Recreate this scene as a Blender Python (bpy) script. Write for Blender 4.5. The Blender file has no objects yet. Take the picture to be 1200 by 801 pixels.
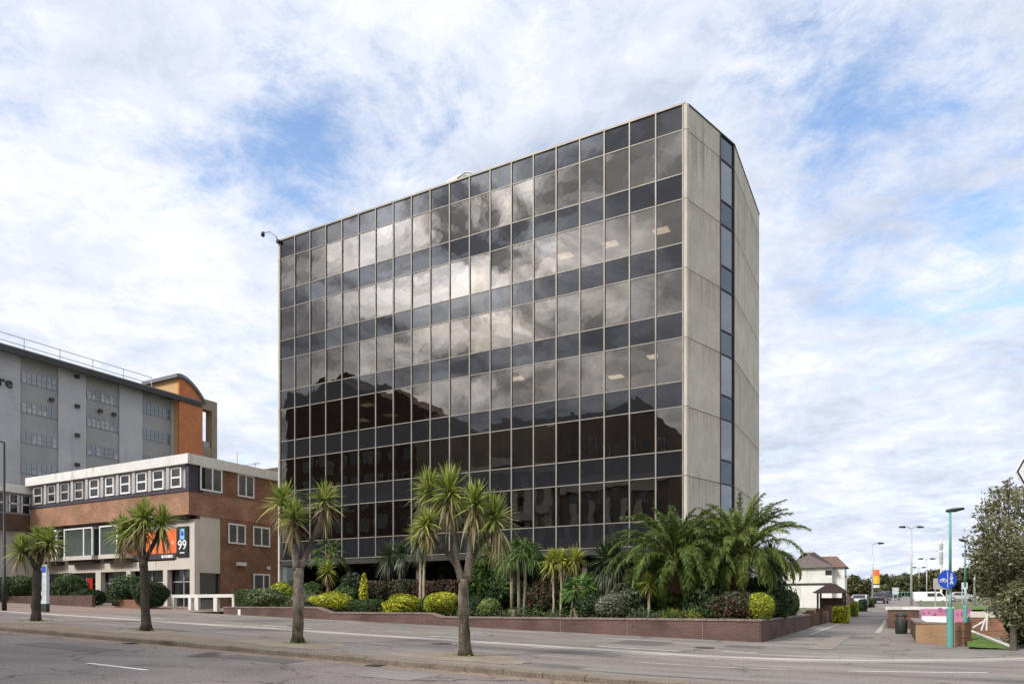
import bpy, math, random
import numpy as np
from math import radians as R, sin, cos, pi, tan, atan2, sqrt
from mathutils import Vector, Matrix

random.seed(7)
rng = np.random.default_rng(11)
scene = bpy.context.scene
COL = scene.collection

# ------------------------------------------------------------------ camera
F = 832.0          # focal length in photo pixels (1200 wide)
HZ = 708.0         # horizon row
EYE = 1.6
TH = math.atan(453.0 / 832.0)
cT, sT = cos(TH), sin(TH)

def ray(px, py):
    dx = (px - 600) / F; dz = (HZ - py) / F
    return (cT * dx - sT, sT * dx + cT, dz)
def on_y(px, py, y0):
    r = ray(px, py); t = y0 / r[1]; return (r[0] * t, EYE + r[2] * t)
def on_x(px, py, x0):
    r = ray(px, py); t = x0 / r[0]; return (r[1] * t, EYE + r[2] * t)
def at(px, py, Y):
    r = ray(px, py); return (r[0] * Y, r[1] * Y, EYE + r[2] * Y)

def T(x, y):
    a = -x - 4.0
    s = 4.0 + 0.5 * (a + sqrt(a * a + 2.0))
    s = min(s, 85.0)
    yy = min(max(y, -20), 170)
    return 0.03 * s - 0.02 + 0.004 * yy + 0.022 * max(0, min(yy, 170) - 55)
def ground(px, py):
    Y = 3.0
    while Y < 300:
        p = at(px, py, Y)
        if p[2] <= T(p[0], p[1]): break
        Y += 0.02
    p = at(px, py, Y); return p[0], p[1], Y

cam = bpy.data.cameras.new('camera'); camo = bpy.data.objects.new('camera', cam); COL.objects.link(camo)
cam.sensor_width = 36; cam.lens = 36 * F / 1200; cam.clip_end = 3000; cam.clip_start = 0.1
cam.shift_y = (HZ - 400.5) / 1200
camo.location = (0, 0, EYE); camo.rotation_euler = (R(90), 0, TH)
scene.camera = camo

# ------------------------------------------------------------------ materials
MATS = {}
def newmat(name):
    m = bpy.data.materials.new(name); m.use_nodes = True; m.node_tree.nodes.clear()
    return m, m.node_tree.nodes, m.node_tree.links
def ramp(N, L, src, stops):
    r = N.new('ShaderNodeValToRGB'); L.new(src, r.inputs[0])
    e = r.color_ramp.elements
    while len(e) < len(stops): e.new(0.5)
    for i, (p, c) in enumerate(stops):
        e[i].position = p; e[i].color = (*c, 1)
    return r
def surf(name, c1, c2, scale=3.0, rough=0.85, bump=0.0, fine=None, metal=0.0, detail=6, spec=0.3, stretch=None, stain=None, vary=0.0):
    """noise-mottled surface; c1/c2 the two ends of its own colour"""
    if name in MATS: return MATS[name]
    m, N, L = newmat(name)
    out = N.new('ShaderNodeOutputMaterial'); b = N.new('ShaderNodeBsdfPrincipled')
    L.new(b.outputs[0], out.inputs[0])
    g = N.new('ShaderNodeNewGeometry'); mp = N.new('ShaderNodeMapping'); L.new(g.outputs['Position'], mp.inputs[0])
    if stretch: mp.inputs['Scale'].default_value = stretch
    n = N.new('ShaderNodeTexNoise'); n.inputs['Scale'].default_value = scale; n.inputs['Detail'].default_value = detail; n.inputs['Roughness'].default_value = 0.6
    L.new(mp.outputs[0], n.inputs['Vector'])
    r = ramp(N, L, n.outputs['Fac'], [(0.3, c1), (0.7, c2)])
    col = r.outputs[0]
    if fine:
        n2 = N.new('ShaderNodeTexNoise'); n2.inputs['Scale'].default_value = fine[0]; n2.inputs['Detail'].default_value = 3
        L.new(g.outputs['Position'], n2.inputs['Vector'])
        r2 = ramp(N, L, n2.outputs['Fac'], [(0.3, (1 - fine[1],) * 3), (0.7, (1 + fine[1],) * 3)])
        mx = N.new('ShaderNodeMixRGB'); mx.blend_type = 'MULTIPLY'; mx.inputs[0].default_value = 1
        L.new(col, mx.inputs[1]); L.new(r2.outputs[0], mx.inputs[2]); col = mx.outputs[0]
    if stain:
        n3 = N.new('ShaderNodeTexNoise'); n3.inputs['Scale'].default_value = stain[0]; n3.inputs['Detail'].default_value = 5
        mp3 = N.new('ShaderNodeMapping'); mp3.inputs['Scale'].default_value = stain[3] if len(stain) > 3 else (1, 1, 1)
        L.new(g.outputs['Position'], mp3.inputs[0]); L.new(mp3.outputs[0], n3.inputs['Vector'])
        r3 = ramp(N, L, n3.outputs['Fac'], [(stain[1], (0, 0, 0)), (stain[1] + 0.12, (1, 1, 1))])
        mx = N.new('ShaderNodeMixRGB'); L.new(r3.outputs[0], mx.inputs[0]); L.new(col, mx.inputs[1]); mx.inputs[2].default_value = (*stain[2], 1); col = mx.outputs[0]
    if vary:
        oi = N.new('ShaderNodeObjectInfo'); rv = ramp(N, L, oi.outputs['Random'], [(0.0, (1 - vary, 1 - vary, 1 - vary * 1.1)), (1.0, (1 + vary, 1 + vary, 1 + vary * .9))])
        mx = N.new('ShaderNodeMixRGB'); mx.blend_type = 'MULTIPLY'; mx.inputs[0].default_value = 1
        L.new(col, mx.inputs[1]); L.new(rv.outputs[0], mx.inputs[2]); col = mx.outputs[0]
    L.new(col, b.inputs['Base Color'])
    b.inputs['Roughness'].default_value = rough; b.inputs['Metallic'].default_value = metal
    b.inputs['Specular IOR Level'].default_value = spec
    if bump:
        bm = N.new('ShaderNodeBump'); bm.inputs['Strength'].default_value = bump; bm.inputs['Distance'].default_value = 0.02
        n4 = N.new('ShaderNodeTexNoise'); n4.inputs['Scale'].default_value = (fine[0] if fine else scale * 6); n4.inputs['Detail'].default_value = 4
        L.new(g.outputs['Position'], n4.inputs['Vector']); L.new(n4.outputs['Fac'], bm.inputs['Height']); L.new(bm.outputs[0], b.inputs['Normal'])
    MATS[name] = m; return m
def brickmat(name, ca, cb, mortar, bw=0.225, bh=0.075, mort=0.01, soil=0.5):
    if name in MATS: return MATS[name]
    m, N, L = newmat(name)
    out = N.new('ShaderNodeOutputMaterial'); b = N.new('ShaderNodeBsdfPrincipled'); L.new(b.outputs[0], out.inputs[0])
    g = N.new('ShaderNodeNewGeometry'); s = N.new('ShaderNodeSeparateXYZ'); L.new(g.outputs['Position'], s.inputs[0])
    a = N.new('ShaderNodeMath'); a.operation = 'ADD'; L.new(s.outputs[0], a.inputs[0]); L.new(s.outputs[1], a.inputs[1])
    c = N.new('ShaderNodeCombineXYZ'); L.new(a.outputs[0], c.inputs[0]); L.new(s.outputs[2], c.inputs[1])
    t = N.new('ShaderNodeTexBrick'); L.new(c.outputs[0], t.inputs['Vector'])
    t.inputs['Scale'].default_value = 1; t.inputs['Brick Width'].default_value = bw; t.inputs['Row Height'].default_value = bh
    t.inputs['Mortar Size'].default_value = mort; t.inputs['Color1'].default_value = (*ca, 1); t.inputs['Color2'].default_value = (*cb, 1); t.inputs['Mortar'].default_value = (*mortar, 1)
    n = N.new('ShaderNodeTexNoise'); n.inputs['Scale'].default_value = 0.8; n.inputs['Detail'].default_value = 7; L.new(g.outputs['Position'], n.inputs['Vector'])
    r = ramp(N, L, n.outputs['Fac'], [(0.25, (soil,) * 3), (0.7, (1.15,) * 3)])
    mx = N.new('ShaderNodeMixRGB'); mx.blend_type = 'MULTIPLY'; mx.inputs[0].default_value = 1
    L.new(t.outputs[0], mx.inputs[1]); L.new(r.outputs[0], mx.inputs[2]); L.new(mx.outputs[0], b.inputs['Base Color'])
    b.inputs['Roughness'].default_value = 0.9; b.inputs['Specular IOR Level'].default_value = 0.2
    bm = N.new('ShaderNodeBump'); bm.inputs['Strength'].default_value = 0.4; bm.inputs['Distance'].default_value = 0.01; bm.invert = True
    L.new(t.outputs['Fac'], bm.inputs['Height']); L.new(bm.outputs[0], b.inputs['Normal'])
    MATS[name] = m; return m
def leafmat(name, stops, trans=0.25, rough=0.5):
    """stops: colours over the random leaf islands"""
    if name in MATS: return MATS[name]
    m, N, L = newmat(name)
    out = N.new('ShaderNodeOutputMaterial'); b = N.new('ShaderNodeBsdfPrincipled')
    g = N.new('ShaderNodeNewGeometry')
    n = len(stops)
    r = ramp(N, L, g.outputs['Random Per Island'], [((i + 0.5) / n, c) for i, c in enumerate(stops)])
    L.new(r.outputs[0], b.inputs['Base Color']); b.inputs['Roughness'].default_value = rough; b.inputs['Specular IOR Level'].default_value = 0.35
    tr = N.new('ShaderNodeBsdfTranslucent'); L.new(r.outputs[0], tr.inputs[0])
    mx = N.new('ShaderNodeMixShader'); mx.inputs[0].default_value = trans
    L.new(b.outputs[0], mx.inputs[1]); L.new(tr.outputs[0], mx.inputs[2]); L.new(mx.outputs[0], out.inputs[0])
    MATS[name] = m; return m
def glassmat(name, refl, trans, tcol, wav=0.0, base=(0.01, 0.01, 0.012), ior=1.9, minr=0.0):
    """coated tinted glazing: a mirror-like reflection, a little see-through, the rest dark"""
    if name in MATS: return MATS[name]
    m, N, L = newmat(name)
    out = N.new('ShaderNodeOutputMaterial')
    gl = N.new('ShaderNodeBsdfGlossy'); gl.inputs['Color'].default_value = (*refl, 1); gl.inputs['Roughness'].default_value = 0.012
    tr = N.new('ShaderNodeBsdfTransparent'); tr.inputs[0].default_value = (*tcol, 1)
    df = N.new('ShaderNodeBsdfDiffuse'); df.inputs[0].default_value = (*base, 1)
    m1 = N.new('ShaderNodeMixShader'); m1.inputs[0].default_value = trans; L.new(df.outputs[0], m1.inputs[1]); L.new(tr.outputs[0], m1.inputs[2])
    fr = N.new('ShaderNodeFresnel'); fr.inputs[0].default_value = ior
    a = N.new('ShaderNodeMath'); a.operation = 'ADD'; a.use_clamp = True; L.new(fr.outputs[0], a.inputs[0]); a.inputs[1].default_value = minr
    oi = N.new('ShaderNodeObjectInfo'); mr = N.new('ShaderNodeMapRange'); mr.inputs[3].default_value = 0.86; mr.inputs[4].default_value = 1.1
    L.new(oi.outputs['Random'], mr.inputs[0]); mu = N.new('ShaderNodeMath'); mu.operation = 'MULTIPLY'; mu.use_clamp = True
    L.new(a.outputs[0], mu.inputs[0]); L.new(mr.outputs[0], mu.inputs[1])
    m2 = N.new('ShaderNodeMixShader'); L.new(mu.outputs[0], m2.inputs[0]); L.new(m1.outputs[0], m2.inputs[1]); L.new(gl.outputs[0], m2.inputs[2])
    L.new(m2.outputs[0], out.inputs[0])
    if wav:
        g = N.new('ShaderNodeNewGeometry'); n = N.new('ShaderNodeTexNoise'); n.inputs['Scale'].default_value = 0.9; n.inputs['Detail'].default_value = 2
        L.new(g.outputs['Position'], n.inputs['Vector'])
        bm = N.new('ShaderNodeBump'); bm.inputs['Strength'].default_value = 1; bm.inputs['Distance'].default_value = wav
        L.new(n.outputs['Fac'], bm.inputs['Height']); L.new(bm.outputs[0], gl.inputs['Normal'])
    MATS[name] = m; return m
def emit(name, c, s):
    if name in MATS: return MATS[name]
    m, N, L = newmat(name); out = N.new('ShaderNodeOutputMaterial'); e = N.new('ShaderNodeEmission')
    e.inputs[0].default_value = (*c, 1); e.inputs[1].default_value = s; L.new(e.outputs[0], out.inputs[0]); MATS[name] = m; return m

M = dict(
 asphalt=surf('asphalt', (0.145, 0.127, 0.116), (0.225, 0.197, 0.18), 0.55, 0.92, 0.45, (34, 0.42), stain=(0.22, 0.56, (0.105, 0.10, 0.10), (1, 2.2, 1))),
 lane=surf('lane_asphalt', (0.16, 0.14, 0.126), (0.25, 0.22, 0.197), 0.5, 0.92, 0.3, (28, 0.38), stretch=(0.3, 1.8, 1), stain=(0.3, 0.56, (0.115, 0.105, 0.10), (0.4, 1.6, 1))),
 pave=surf('footway_asphalt', (0.15, 0.134, 0.12), (0.25, 0.223, 0.198), 0.6, 0.9, 0.3, (24, 0.32), stretch=(0.5, 1.2, 1), stain=(0.5, 0.58, (0.29, 0.265, 0.237), (0.3, 1.5, 1))),
 redpave=surf('clay_paving', (0.21, 0.15, 0.125), (0.28, 0.215, 0.18), 0.8, 0.9, 0.25, (30, 0.2), stretch=(0.5, 1.5, 1)),
 paleband=surf('worn_concrete_band', (0.28, 0.255, 0.22), (0.47, 0.43, 0.38), 1.1, 0.9, 0.2, (30, 0.2), stretch=(0.5, 1.5, 1)),
 verge=surf('worn_verge', (0.17, 0.135, 0.095), (0.24, 0.195, 0.14), 0.9, 0.95, 0.5, (26, 0.35), stain=(0.9, 0.62, (0.10, 0.12, 0.045))),
 treepit=surf('tree_pit_gravel', (0.20, 0.168, 0.125), (0.29, 0.245, 0.185), 1.4, 0.95, 0.5, (40, 0.3)),
 kerb=surf('kerb_stone', (0.13, 0.105, 0.08), (0.21, 0.18, 0.145), 1.5, 0.9, 0.4, (22, 0.3), stain=(0.8, 0.6, (0.09, 0.07, 0.045))),
 grit=surf('gutter_leaves', (0.19, 0.14, 0.10), (0.27, 0.20, 0.15), 2.5, 0.95, 0.5, (30, 0.4)),
 paint=surf('road_paint', (0.5, 0.49, 0.47), (0.75, 0.74, 0.72), 6, 0.8, 0.1, (40, 0.15)),
 paintw=surf('worn_road_paint', (0.3, 0.285, 0.27), (0.55, 0.53, 0.5), 3, 0.85, 0.1, (30, 0.25)),
 soil=surf('soil', (0.03, 0.022, 0.015), (0.06, 0.045, 0.03), 3, 0.95, 0.5, (20, 0.3)),
 grass=surf('lawn', (0.07, 0.135, 0.02), (0.12, 0.2, 0.035), 2, 0.9, 0.5, (30, 0.3)),
 ground=surf('rough_ground', (0.09, 0.1, 0.05), (0.16, 0.15, 0.1), 0.3, 0.95, 0.4, (10, 0.3)),
 conc=surf('ribbed_concrete', (0.47, 0.43, 0.375), (0.59, 0.545, 0.475), 0.9, 0.85, 0.6, (26, 0.2), stain=(0.9, 0.58, (0.39, 0.365, 0.325), (2.6, 2.6, 0.16)), vary=0.07),
 conc2=surf('smooth_concrete', (0.46, 0.43, 0.375), (0.58, 0.545, 0.48), 0.8, 0.8, 0.15, (30, 0.1), stain=(1.1, 0.6, (0.40, 0.37, 0.32), (2, 2, 0.2)), vary=0.04),
 joint=surf('joint_sealant', (0.03, 0.028, 0.025), (0.06, 0.055, 0.05), 3, 0.8),
 mull=surf('bronze_anodised_frame', (0.20, 0.18, 0.155), (0.29, 0.265, 0.23), 1.2, 0.5, 0, None, 0.2),
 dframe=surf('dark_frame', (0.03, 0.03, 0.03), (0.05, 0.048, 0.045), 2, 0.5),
 dark=surf('dark_void', (0.012, 0.011, 0.011), (0.02, 0.018, 0.018), 1, 0.7),
 ceil=surf('office_ceiling', (0.25, 0.23, 0.2), (0.3, 0.28, 0.25), 1, 0.9),
 roof=surf('roof_felt', (0.1, 0.1, 0.1), (0.15, 0.15, 0.15), 1, 0.9),
 white=surf('white_paint', (0.60, 0.59, 0.56), (0.74, 0.73, 0.70), 0.9, 0.6, 0, (8, .06), stain=(1.1, 0.58, (0.48, 0.46, 0.42), (2, 2, 0.35))),
 cream=surf('cream_render', (0.5, 0.46, 0.40), (0.6, 0.56, 0.5), 0.8, 0.85, 0.1, (20, 0.06)),
 upvc=surf('white_window_frame', (0.7, 0.7, 0.7), (0.8, 0.8, 0.8), 2, 0.4),
 purple=surf('dark_slate_panel', (0.045, 0.04, 0.055), (0.07, 0.062, 0.08), 2, 0.6),
 panelgrey=surf('weathered_grey_panel', (0.36, 0.34, 0.34), (0.5, 0.48, 0.47), 2, 0.7),
 brick=brickmat('orange_brown_brick', (0.42, 0.19, 0.10), (0.25, 0.11, 0.065), (0.36, 0.29, 0.22), soil=0.62),
 brickside=brickmat('shade_brown_brick', (0.32, 0.14, 0.08), (0.17, 0.078, 0.048), (0.25, 0.19, 0.14), soil=0.6),  # office brick again, side-wall shade put into its colour; also plain brown walls
 wallbrick=brickmat('plum_engineering_brick', (0.115, 0.064, 0.056), (0.155, 0.082, 0.07), (0.14, 0.108, 0.098), soil=0.55),
 coping=surf('brick_coping', (0.16, 0.12, 0.11), (0.26, 0.20, 0.18), 2.5, 0.85, 0.3, (14, 0.25)),
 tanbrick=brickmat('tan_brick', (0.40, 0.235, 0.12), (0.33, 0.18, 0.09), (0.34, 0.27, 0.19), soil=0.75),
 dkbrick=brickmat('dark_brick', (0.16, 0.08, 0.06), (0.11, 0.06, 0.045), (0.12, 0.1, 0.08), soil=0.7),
 slate=surf('roof_slate', (0.09, 0.07, 0.065), (0.14, 0.115, 0.105), 3, 0.8, 0.2, (12, 0.2)),
 clad=surf('light_grey_cladding', (0.37, 0.37, 0.39), (0.45, 0.45, 0.47), 0.4, 0.6, stain=(0.5, .6, (0.33, .33, .345), (1, 1, .3)), vary=.05),
 clad2=surf('mid_grey_cladding', (0.26, 0.255, 0.25), (0.33, 0.325, 0.32), 0.5, 0.6),
 metalroof=surf('grey_metal_roof', (0.13, 0.14, 0.145), (0.18, 0.19, 0.2), 0.6, 0.5),
 orange=surf('terracotta_cladding', (0.42, 0.14, 0.055), (0.52, 0.18, 0.07), 0.7, 0.7, 0, (3, .12)),
 tan=surf('buff_cladding', (0.50, 0.31, 0.13), (0.56, 0.35, 0.16), 0.6, 0.7),
 stone=surf('brown_stone_frame', (0.22, 0.18, 0.13), (0.28, 0.23, 0.17), 0.8, 0.8),
 steel=surf('galvanised_steel', (0.4, 0.4, 0.41), (0.5, 0.5, 0.51), 3, 0.5, 0, None, 0.4),
 black=surf('black_paint', (0.015, 0.015, 0.016), (0.03, 0.03, 0.03), 3, 0.5),
 teal=surf('teal_green_paint', (0.10, 0.29, 0.25), (0.14, 0.34, 0.30), 2, 0.5),
 tealpale=surf('faded_teal_paint', (0.25, 0.45, 0.42), (0.4, 0.55, 0.52), 2, 0.5),
 bark=surf('cordyline_bark', (0.085, 0.07, 0.055), (0.28, 0.235, 0.19), 7, 0.95, 1.0, (24, 0.4), stretch=(1, 1, 0.35), stain=(1.6, 0.50, (0.07, 0.062, 0.045), (1, 1, .5))),
 barkdark=surf('dark_bark', (0.035, 0.03, 0.025), (0.08, 0.065, 0.05), 5, 0.95, 1.0, (22, 0.4)),
 barkpale=surf('pale_bark', (0.30, 0.25, 0.18), (0.42, 0.36, 0.27), 5, 0.95, 0.8, (24, 0.3)),
 fibre=surf('palm_fibre', (0.10, 0.065, 0.035), (0.20, 0.13, 0.07), 6, 0.95, 1.0, (18, 0.4)),
 orangesign=surf('orange_vinyl', (0.80, 0.16, 0.05), (0.85, 0.2, 0.07), 1, 0.5),
 red=surf('red_vinyl', (0.32, 0.02, 0.018), (0.42, 0.03, 0.025), 1, 0.5),
 blue=surf('blue_sign_face', (0.02, 0.08, 0.5), (0.03, 0.1, 0.56), 2, 0.4),
 skyblue=surf('pale_blue_vinyl', (0.25, 0.5, 0.85), (0.3, 0.55, 0.9), 2, 0.4),
 signwhite=surf('white_sign_face', (0.75, 0.76, 0.78), (0.82, 0.83, 0.85), 2, 0.4),
 palesign=surf('pale_sign_glass', (0.50, 0.56, 0.60), (0.62, 0.68, 0.72), 2, 0.3),
 pink=surf('pink_mural_paint', (0.42, 0.13, 0.24), (0.52, 0.24, 0.34), 1.6, 0.8, stain=(0.9, 0.58, (0.42, 0.10, 0.36))),
 yellow=surf('yellow_vinyl', (0.85, 0.42, 0.04), (0.9, 0.5, 0.06), 1, 0.5),
 carwhite=surf('white_car_paint', (0.7, 0.7, 0.7), (0.78, 0.78, 0.78), 1, 0.25, spec=0.6),
 carteal=surf('dark_teal_car_paint', (0.02, 0.07, 0.085), (0.03, 0.09, 0.1), 1, 0.25, spec=0.6),
 cardark=surf('dark_car_paint', (0.03, 0.03, 0.04), (0.04, 0.04, 0.055), 1, 0.25, spec=0.6),
 carsilver=surf('silver_car_paint', (0.4, 0.41, 0.43), (0.45, 0.46, 0.48), 1, 0.25, spec=0.6),
 tyre=surf('tyre_rubber', (0.02, 0.02, 0.02), (0.03, 0.03, 0.03), 3, 0.8),
 binmat=surf('dark_green_plastic', (0.02, 0.03, 0.028), (0.035, 0.045, 0.04), 3, 0.5),
)
M['glass'] = glassmat('tinted_window_glass', (0.59, 0.555, 0.51), 0.9, (0.64, 0.62, 0.59), 0.0035, ior=1.7, minr=0.165)
M['spand'] = glassmat('tinted_spandrel_glass', (0.80, 0.83, 0.87), 0.0, (0, 0, 0), 0.003, base=(0.016, 0.017, 0.020), ior=1.65, minr=0.0)
M['sideglass'] = glassmat('side_strip_glass', (0.8, 0.85, 0.88), 0.0, (0, 0, 0), 0.002, base=(0.05, 0.052, 0.055), ior=1.7, minr=0.14)
M['sidespand'] = glassmat('side_strip_spandrel', (0.75, 0.86, 0.97), 0.0, (0, 0, 0), 0.002, base=(0.03, 0.035, 0.042), ior=1.6, minr=0.05)
M['win'] = glassmat('window_glass', (0.8, 0.85, 0.88), 0.3, (0.5, 0.5, 0.5), 0.0, base=(0.025, 0.03, 0.03), ior=1.5, minr=0.08)
M['greenwin'] = glassmat('greenish_shop_glass', (0.7, 0.85, 0.8), 0.3, (0.5, 0.6, 0.55), 0.0, base=(0.10, 0.13, 0.12), ior=1.5, minr=0.12)
M['hospwin'] = glassmat('ribbon_window_glass', (0.75, 0.85, 0.92), 0.0, (0, 0, 0), 0.0, base=(0.13, 0.15, 0.165), ior=1.5, minr=0.08)
M['lamp_panel'] = emit('office_light_panel', (1.0, 0.84, 0.62), 1.35)
M['cord'] = leafmat('cordyline_leaf', [(0.07, 0.12, 0.025), (0.23, 0.30, 0.05), (0.40, 0.43, 0.09), (0.13, 0.20, 0.035), (0.52, 0.50, 0.20), (0.28, 0.35, 0.055)], 0.3)
M['cordold'] = leafmat('dry_cordyline_leaf', [(0.24, 0.21, 0.07), (0.33, 0.25, 0.10), (0.17, 0.18, 0.06), (0.36, 0.30, 0.16), (0.20, 0.15, 0.08)], 0.2)
M['cordyel'] = leafmat('yellow_cordyline_leaf', [(0.26, 0.29, 0.04), (0.36, 0.38, 0.06), (0.18, 0.24, 0.04), (0.42, 0.42, 0.10)], 0.3)
M['corddark'] = leafmat('dark_cordyline_leaf', [(0.03, 0.055, 0.022), (0.05, 0.085, 0.03), (0.10, 0.13, 0.07), (0.035, 0.065, 0.02)], 0.2)
M['phoenix'] = leafmat('date_palm_leaf', [(0.07, 0.12, 0.025), (0.12, 0.18, 0.035), (0.19, 0.25, 0.06), (0.08, 0.13, 0.028)], 0.25)
M['phoenixy'] = leafmat('young_date_palm_leaf', [(0.13, 0.19, 0.035), (0.21, 0.27, 0.06), (0.09, 0.14, 0.03), (0.28, 0.33, 0.10)], 0.3)
M['rachis'] = surf('palm_rachis', (0.17, 0.19, 0.06), (0.26, 0.25, 0.09), 4, 0.6)
M['fan'] = leafmat('fan_palm_leaf', [(0.045, 0.09, 0.022), (0.09, 0.155, 0.035), (0.15, 0.22, 0.06)], 0.25)
M['green'] = leafmat('green_shrub_leaf', [(0.035, 0.07, 0.015), (0.06, 0.11, 0.022), (0.09, 0.15, 0.03), (0.05, 0.09, 0.02)], 0.25)
M['dgreen'] = leafmat('dark_shrub_leaf', [(0.018, 0.038, 0.012), (0.03, 0.06, 0.018), (0.05, 0.085, 0.025)], 0.2)
M['lime'] = leafmat('lime_shrub_leaf', [(0.20, 0.27, 0.03), (0.32, 0.37, 0.04), (0.11, 0.17, 0.02)], 0.3)
M['yellowleaf'] = leafmat('golden_shrub_leaf', [(0.60, 0.56, 0.03), (0.74, 0.68, 0.05), (0.45, 0.46, 0.03), (0.26, 0.32, 0.03)], 0.3)
M['redleaf'] = leafmat('red_tipped_leaf', [(0.09, 0.035, 0.028), (0.13, 0.045, 0.035), (0.05, 0.06, 0.025), (0.07, 0.04, 0.025)], 0.2)
M['greygreen'] = leafmat('grey_green_leaf', [(0.12, 0.14, 0.085), (0.18, 0.20, 0.13), (0.08, 0.10, 0.05), (0.24, 0.25, 0.18)], 0.2)
M['varieg'] = leafmat('variegated_leaf', [(0.07, 0.12, 0.03), (0.11, 0.16, 0.05), (0.26, 0.30, 0.16), (0.06, 0.1, 0.03)], 0.25)
M['olive'] = leafmat('olive_tree_leaf', [(0.10, 0.11, 0.045), (0.17, 0.17, 0.075), (0.25, 0.24, 0.13), (0.075, 0.085, 0.035), (0.30, 0.29, 0.18)], 0.3)
M['far'] = leafmat('distant_tree_leaf', [(0.045, 0.065, 0.025), (0.07, 0.085, 0.03), (0.10, 0.10, 0.035), (0.12, 0.10, 0.04)], 0.2)

def insert_mask(m, build, colour):
    N = m.node_tree.nodes; L = m.node_tree.links; b = [n for n in N if n.type == 'BSDF_PRINCIPLED'][0]
    src = b.inputs['Base Color'].links[0].from_socket; msk = build(N, L)
    mx = N.new('ShaderNodeMixRGB'); mx.blend_type = 'MULTIPLY'; L.new(msk, mx.inputs[0]); L.new(src, mx.inputs[1]); mx.inputs[2].default_value = (*colour, 1); L.new(mx.outputs[0], b.inputs['Base Color'])
def cracks(N, L):
    g = N.new('ShaderNodeNewGeometry'); n = N.new('ShaderNodeTexNoise'); n.inputs['Scale'].default_value = 1.1; n.inputs['Detail'].default_value = 6; L.new(g.outputs['Position'], n.inputs['Vector'])
    v = N.new('ShaderNodeVectorMath'); v.operation = 'MULTIPLY_ADD'; L.new(n.outputs['Color'], v.inputs[0]); v.inputs[1].default_value = (1.6, 1.6, 0); L.new(g.outputs['Position'], v.inputs[2])
    mp = N.new('ShaderNodeMapping'); mp.inputs['Scale'].default_value = (.22, .5, .01); L.new(v.outputs[0], mp.inputs[0])
    t = N.new('ShaderNodeTexVoronoi'); t.feature = 'DISTANCE_TO_EDGE'; t.inputs['Scale'].default_value = 1.0; L.new(mp.outputs[0], t.inputs['Vector'])
    return ramp(N, L, t.outputs['Distance'], [(0.004, (1, 1, 1)), (0.012, (0, 0, 0))]).outputs[0]
def streaks(N, L):
    g = N.new('ShaderNodeNewGeometry'); s = N.new('ShaderNodeSeparateXYZ'); L.new(g.outputs['Position'], s.inputs[0])
    a = N.new('ShaderNodeMath'); a.operation = 'SUBTRACT'; a.inputs[0].default_value = 24.27 + 3.3 - 0.03; L.new(s.outputs[2], a.inputs[1])
    d = N.new('ShaderNodeMath'); d.operation = 'MODULO'; L.new(a.outputs[0], d.inputs[0]); d.inputs[1].default_value = 3.3
    mp = N.new('ShaderNodeMapping'); mp.inputs['Scale'].default_value = (3.5, 3.5, .12); L.new(g.outputs['Position'], mp.inputs[0])
    n = N.new('ShaderNodeTexNoise'); n.inputs['Scale'].default_value = 1.6; n.inputs['Detail'].default_value = 6; L.new(mp.outputs[0], n.inputs['Vector'])
    k = N.new('ShaderNodeMapRange'); L.new(n.outputs['Fac'], k.inputs[0]); k.inputs[1].default_value = .42; k.inputs[2].default_value = .68; k.inputs[3].default_value = .1; k.inputs[4].default_value = 2.2
    q = N.new('ShaderNodeMath'); q.operation = 'DIVIDE'; L.new(d.outputs[0], q.inputs[0]); L.new(k.outputs[0], q.inputs[1])
    return ramp(N, L, q.outputs[0], [(0.0, (.75, .75, .75)), (1.0, (0, 0, 0))]).outputs[0]
insert_mask(M['asphalt'], cracks, (.45, .43, .42)); insert_mask(M['pave'], cracks, (.5, .48, .46)); insert_mask(M['lane'], cracks, (.55, .53, .5))
insert_mask(M['conc'], streaks, (.72, .70, .67)); insert_mask(M['conc2'], streaks, (.8, .78, .75))

def mossy(N, L):
    g = N.new('ShaderNodeNewGeometry'); s = N.new('ShaderNodeSeparateXYZ'); L.new(g.outputs['Position'], s.inputs[0])
    n = N.new('ShaderNodeTexNoise'); n.inputs['Scale'].default_value = 5; n.inputs['Detail'].default_value = 6; L.new(g.outputs['Position'], n.inputs['Vector'])
    a = N.new('ShaderNodeMath'); a.operation = 'MULTIPLY_ADD'; L.new(n.outputs['Fac'], a.inputs[0]); a.inputs[1].default_value = 2.6; L.new(s.outputs[2], a.inputs[2])
    k = N.new('ShaderNodeMapRange'); L.new(a.outputs[0], k.inputs[0]); k.inputs[1].default_value = 1.9; k.inputs[2].default_value = 3.1; k.inputs[3].default_value = .9; k.inputs[4].default_value = 0
    return k.outputs[0]
insert_mask(M['bark'], mossy, (.36, .36, .28))

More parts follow.
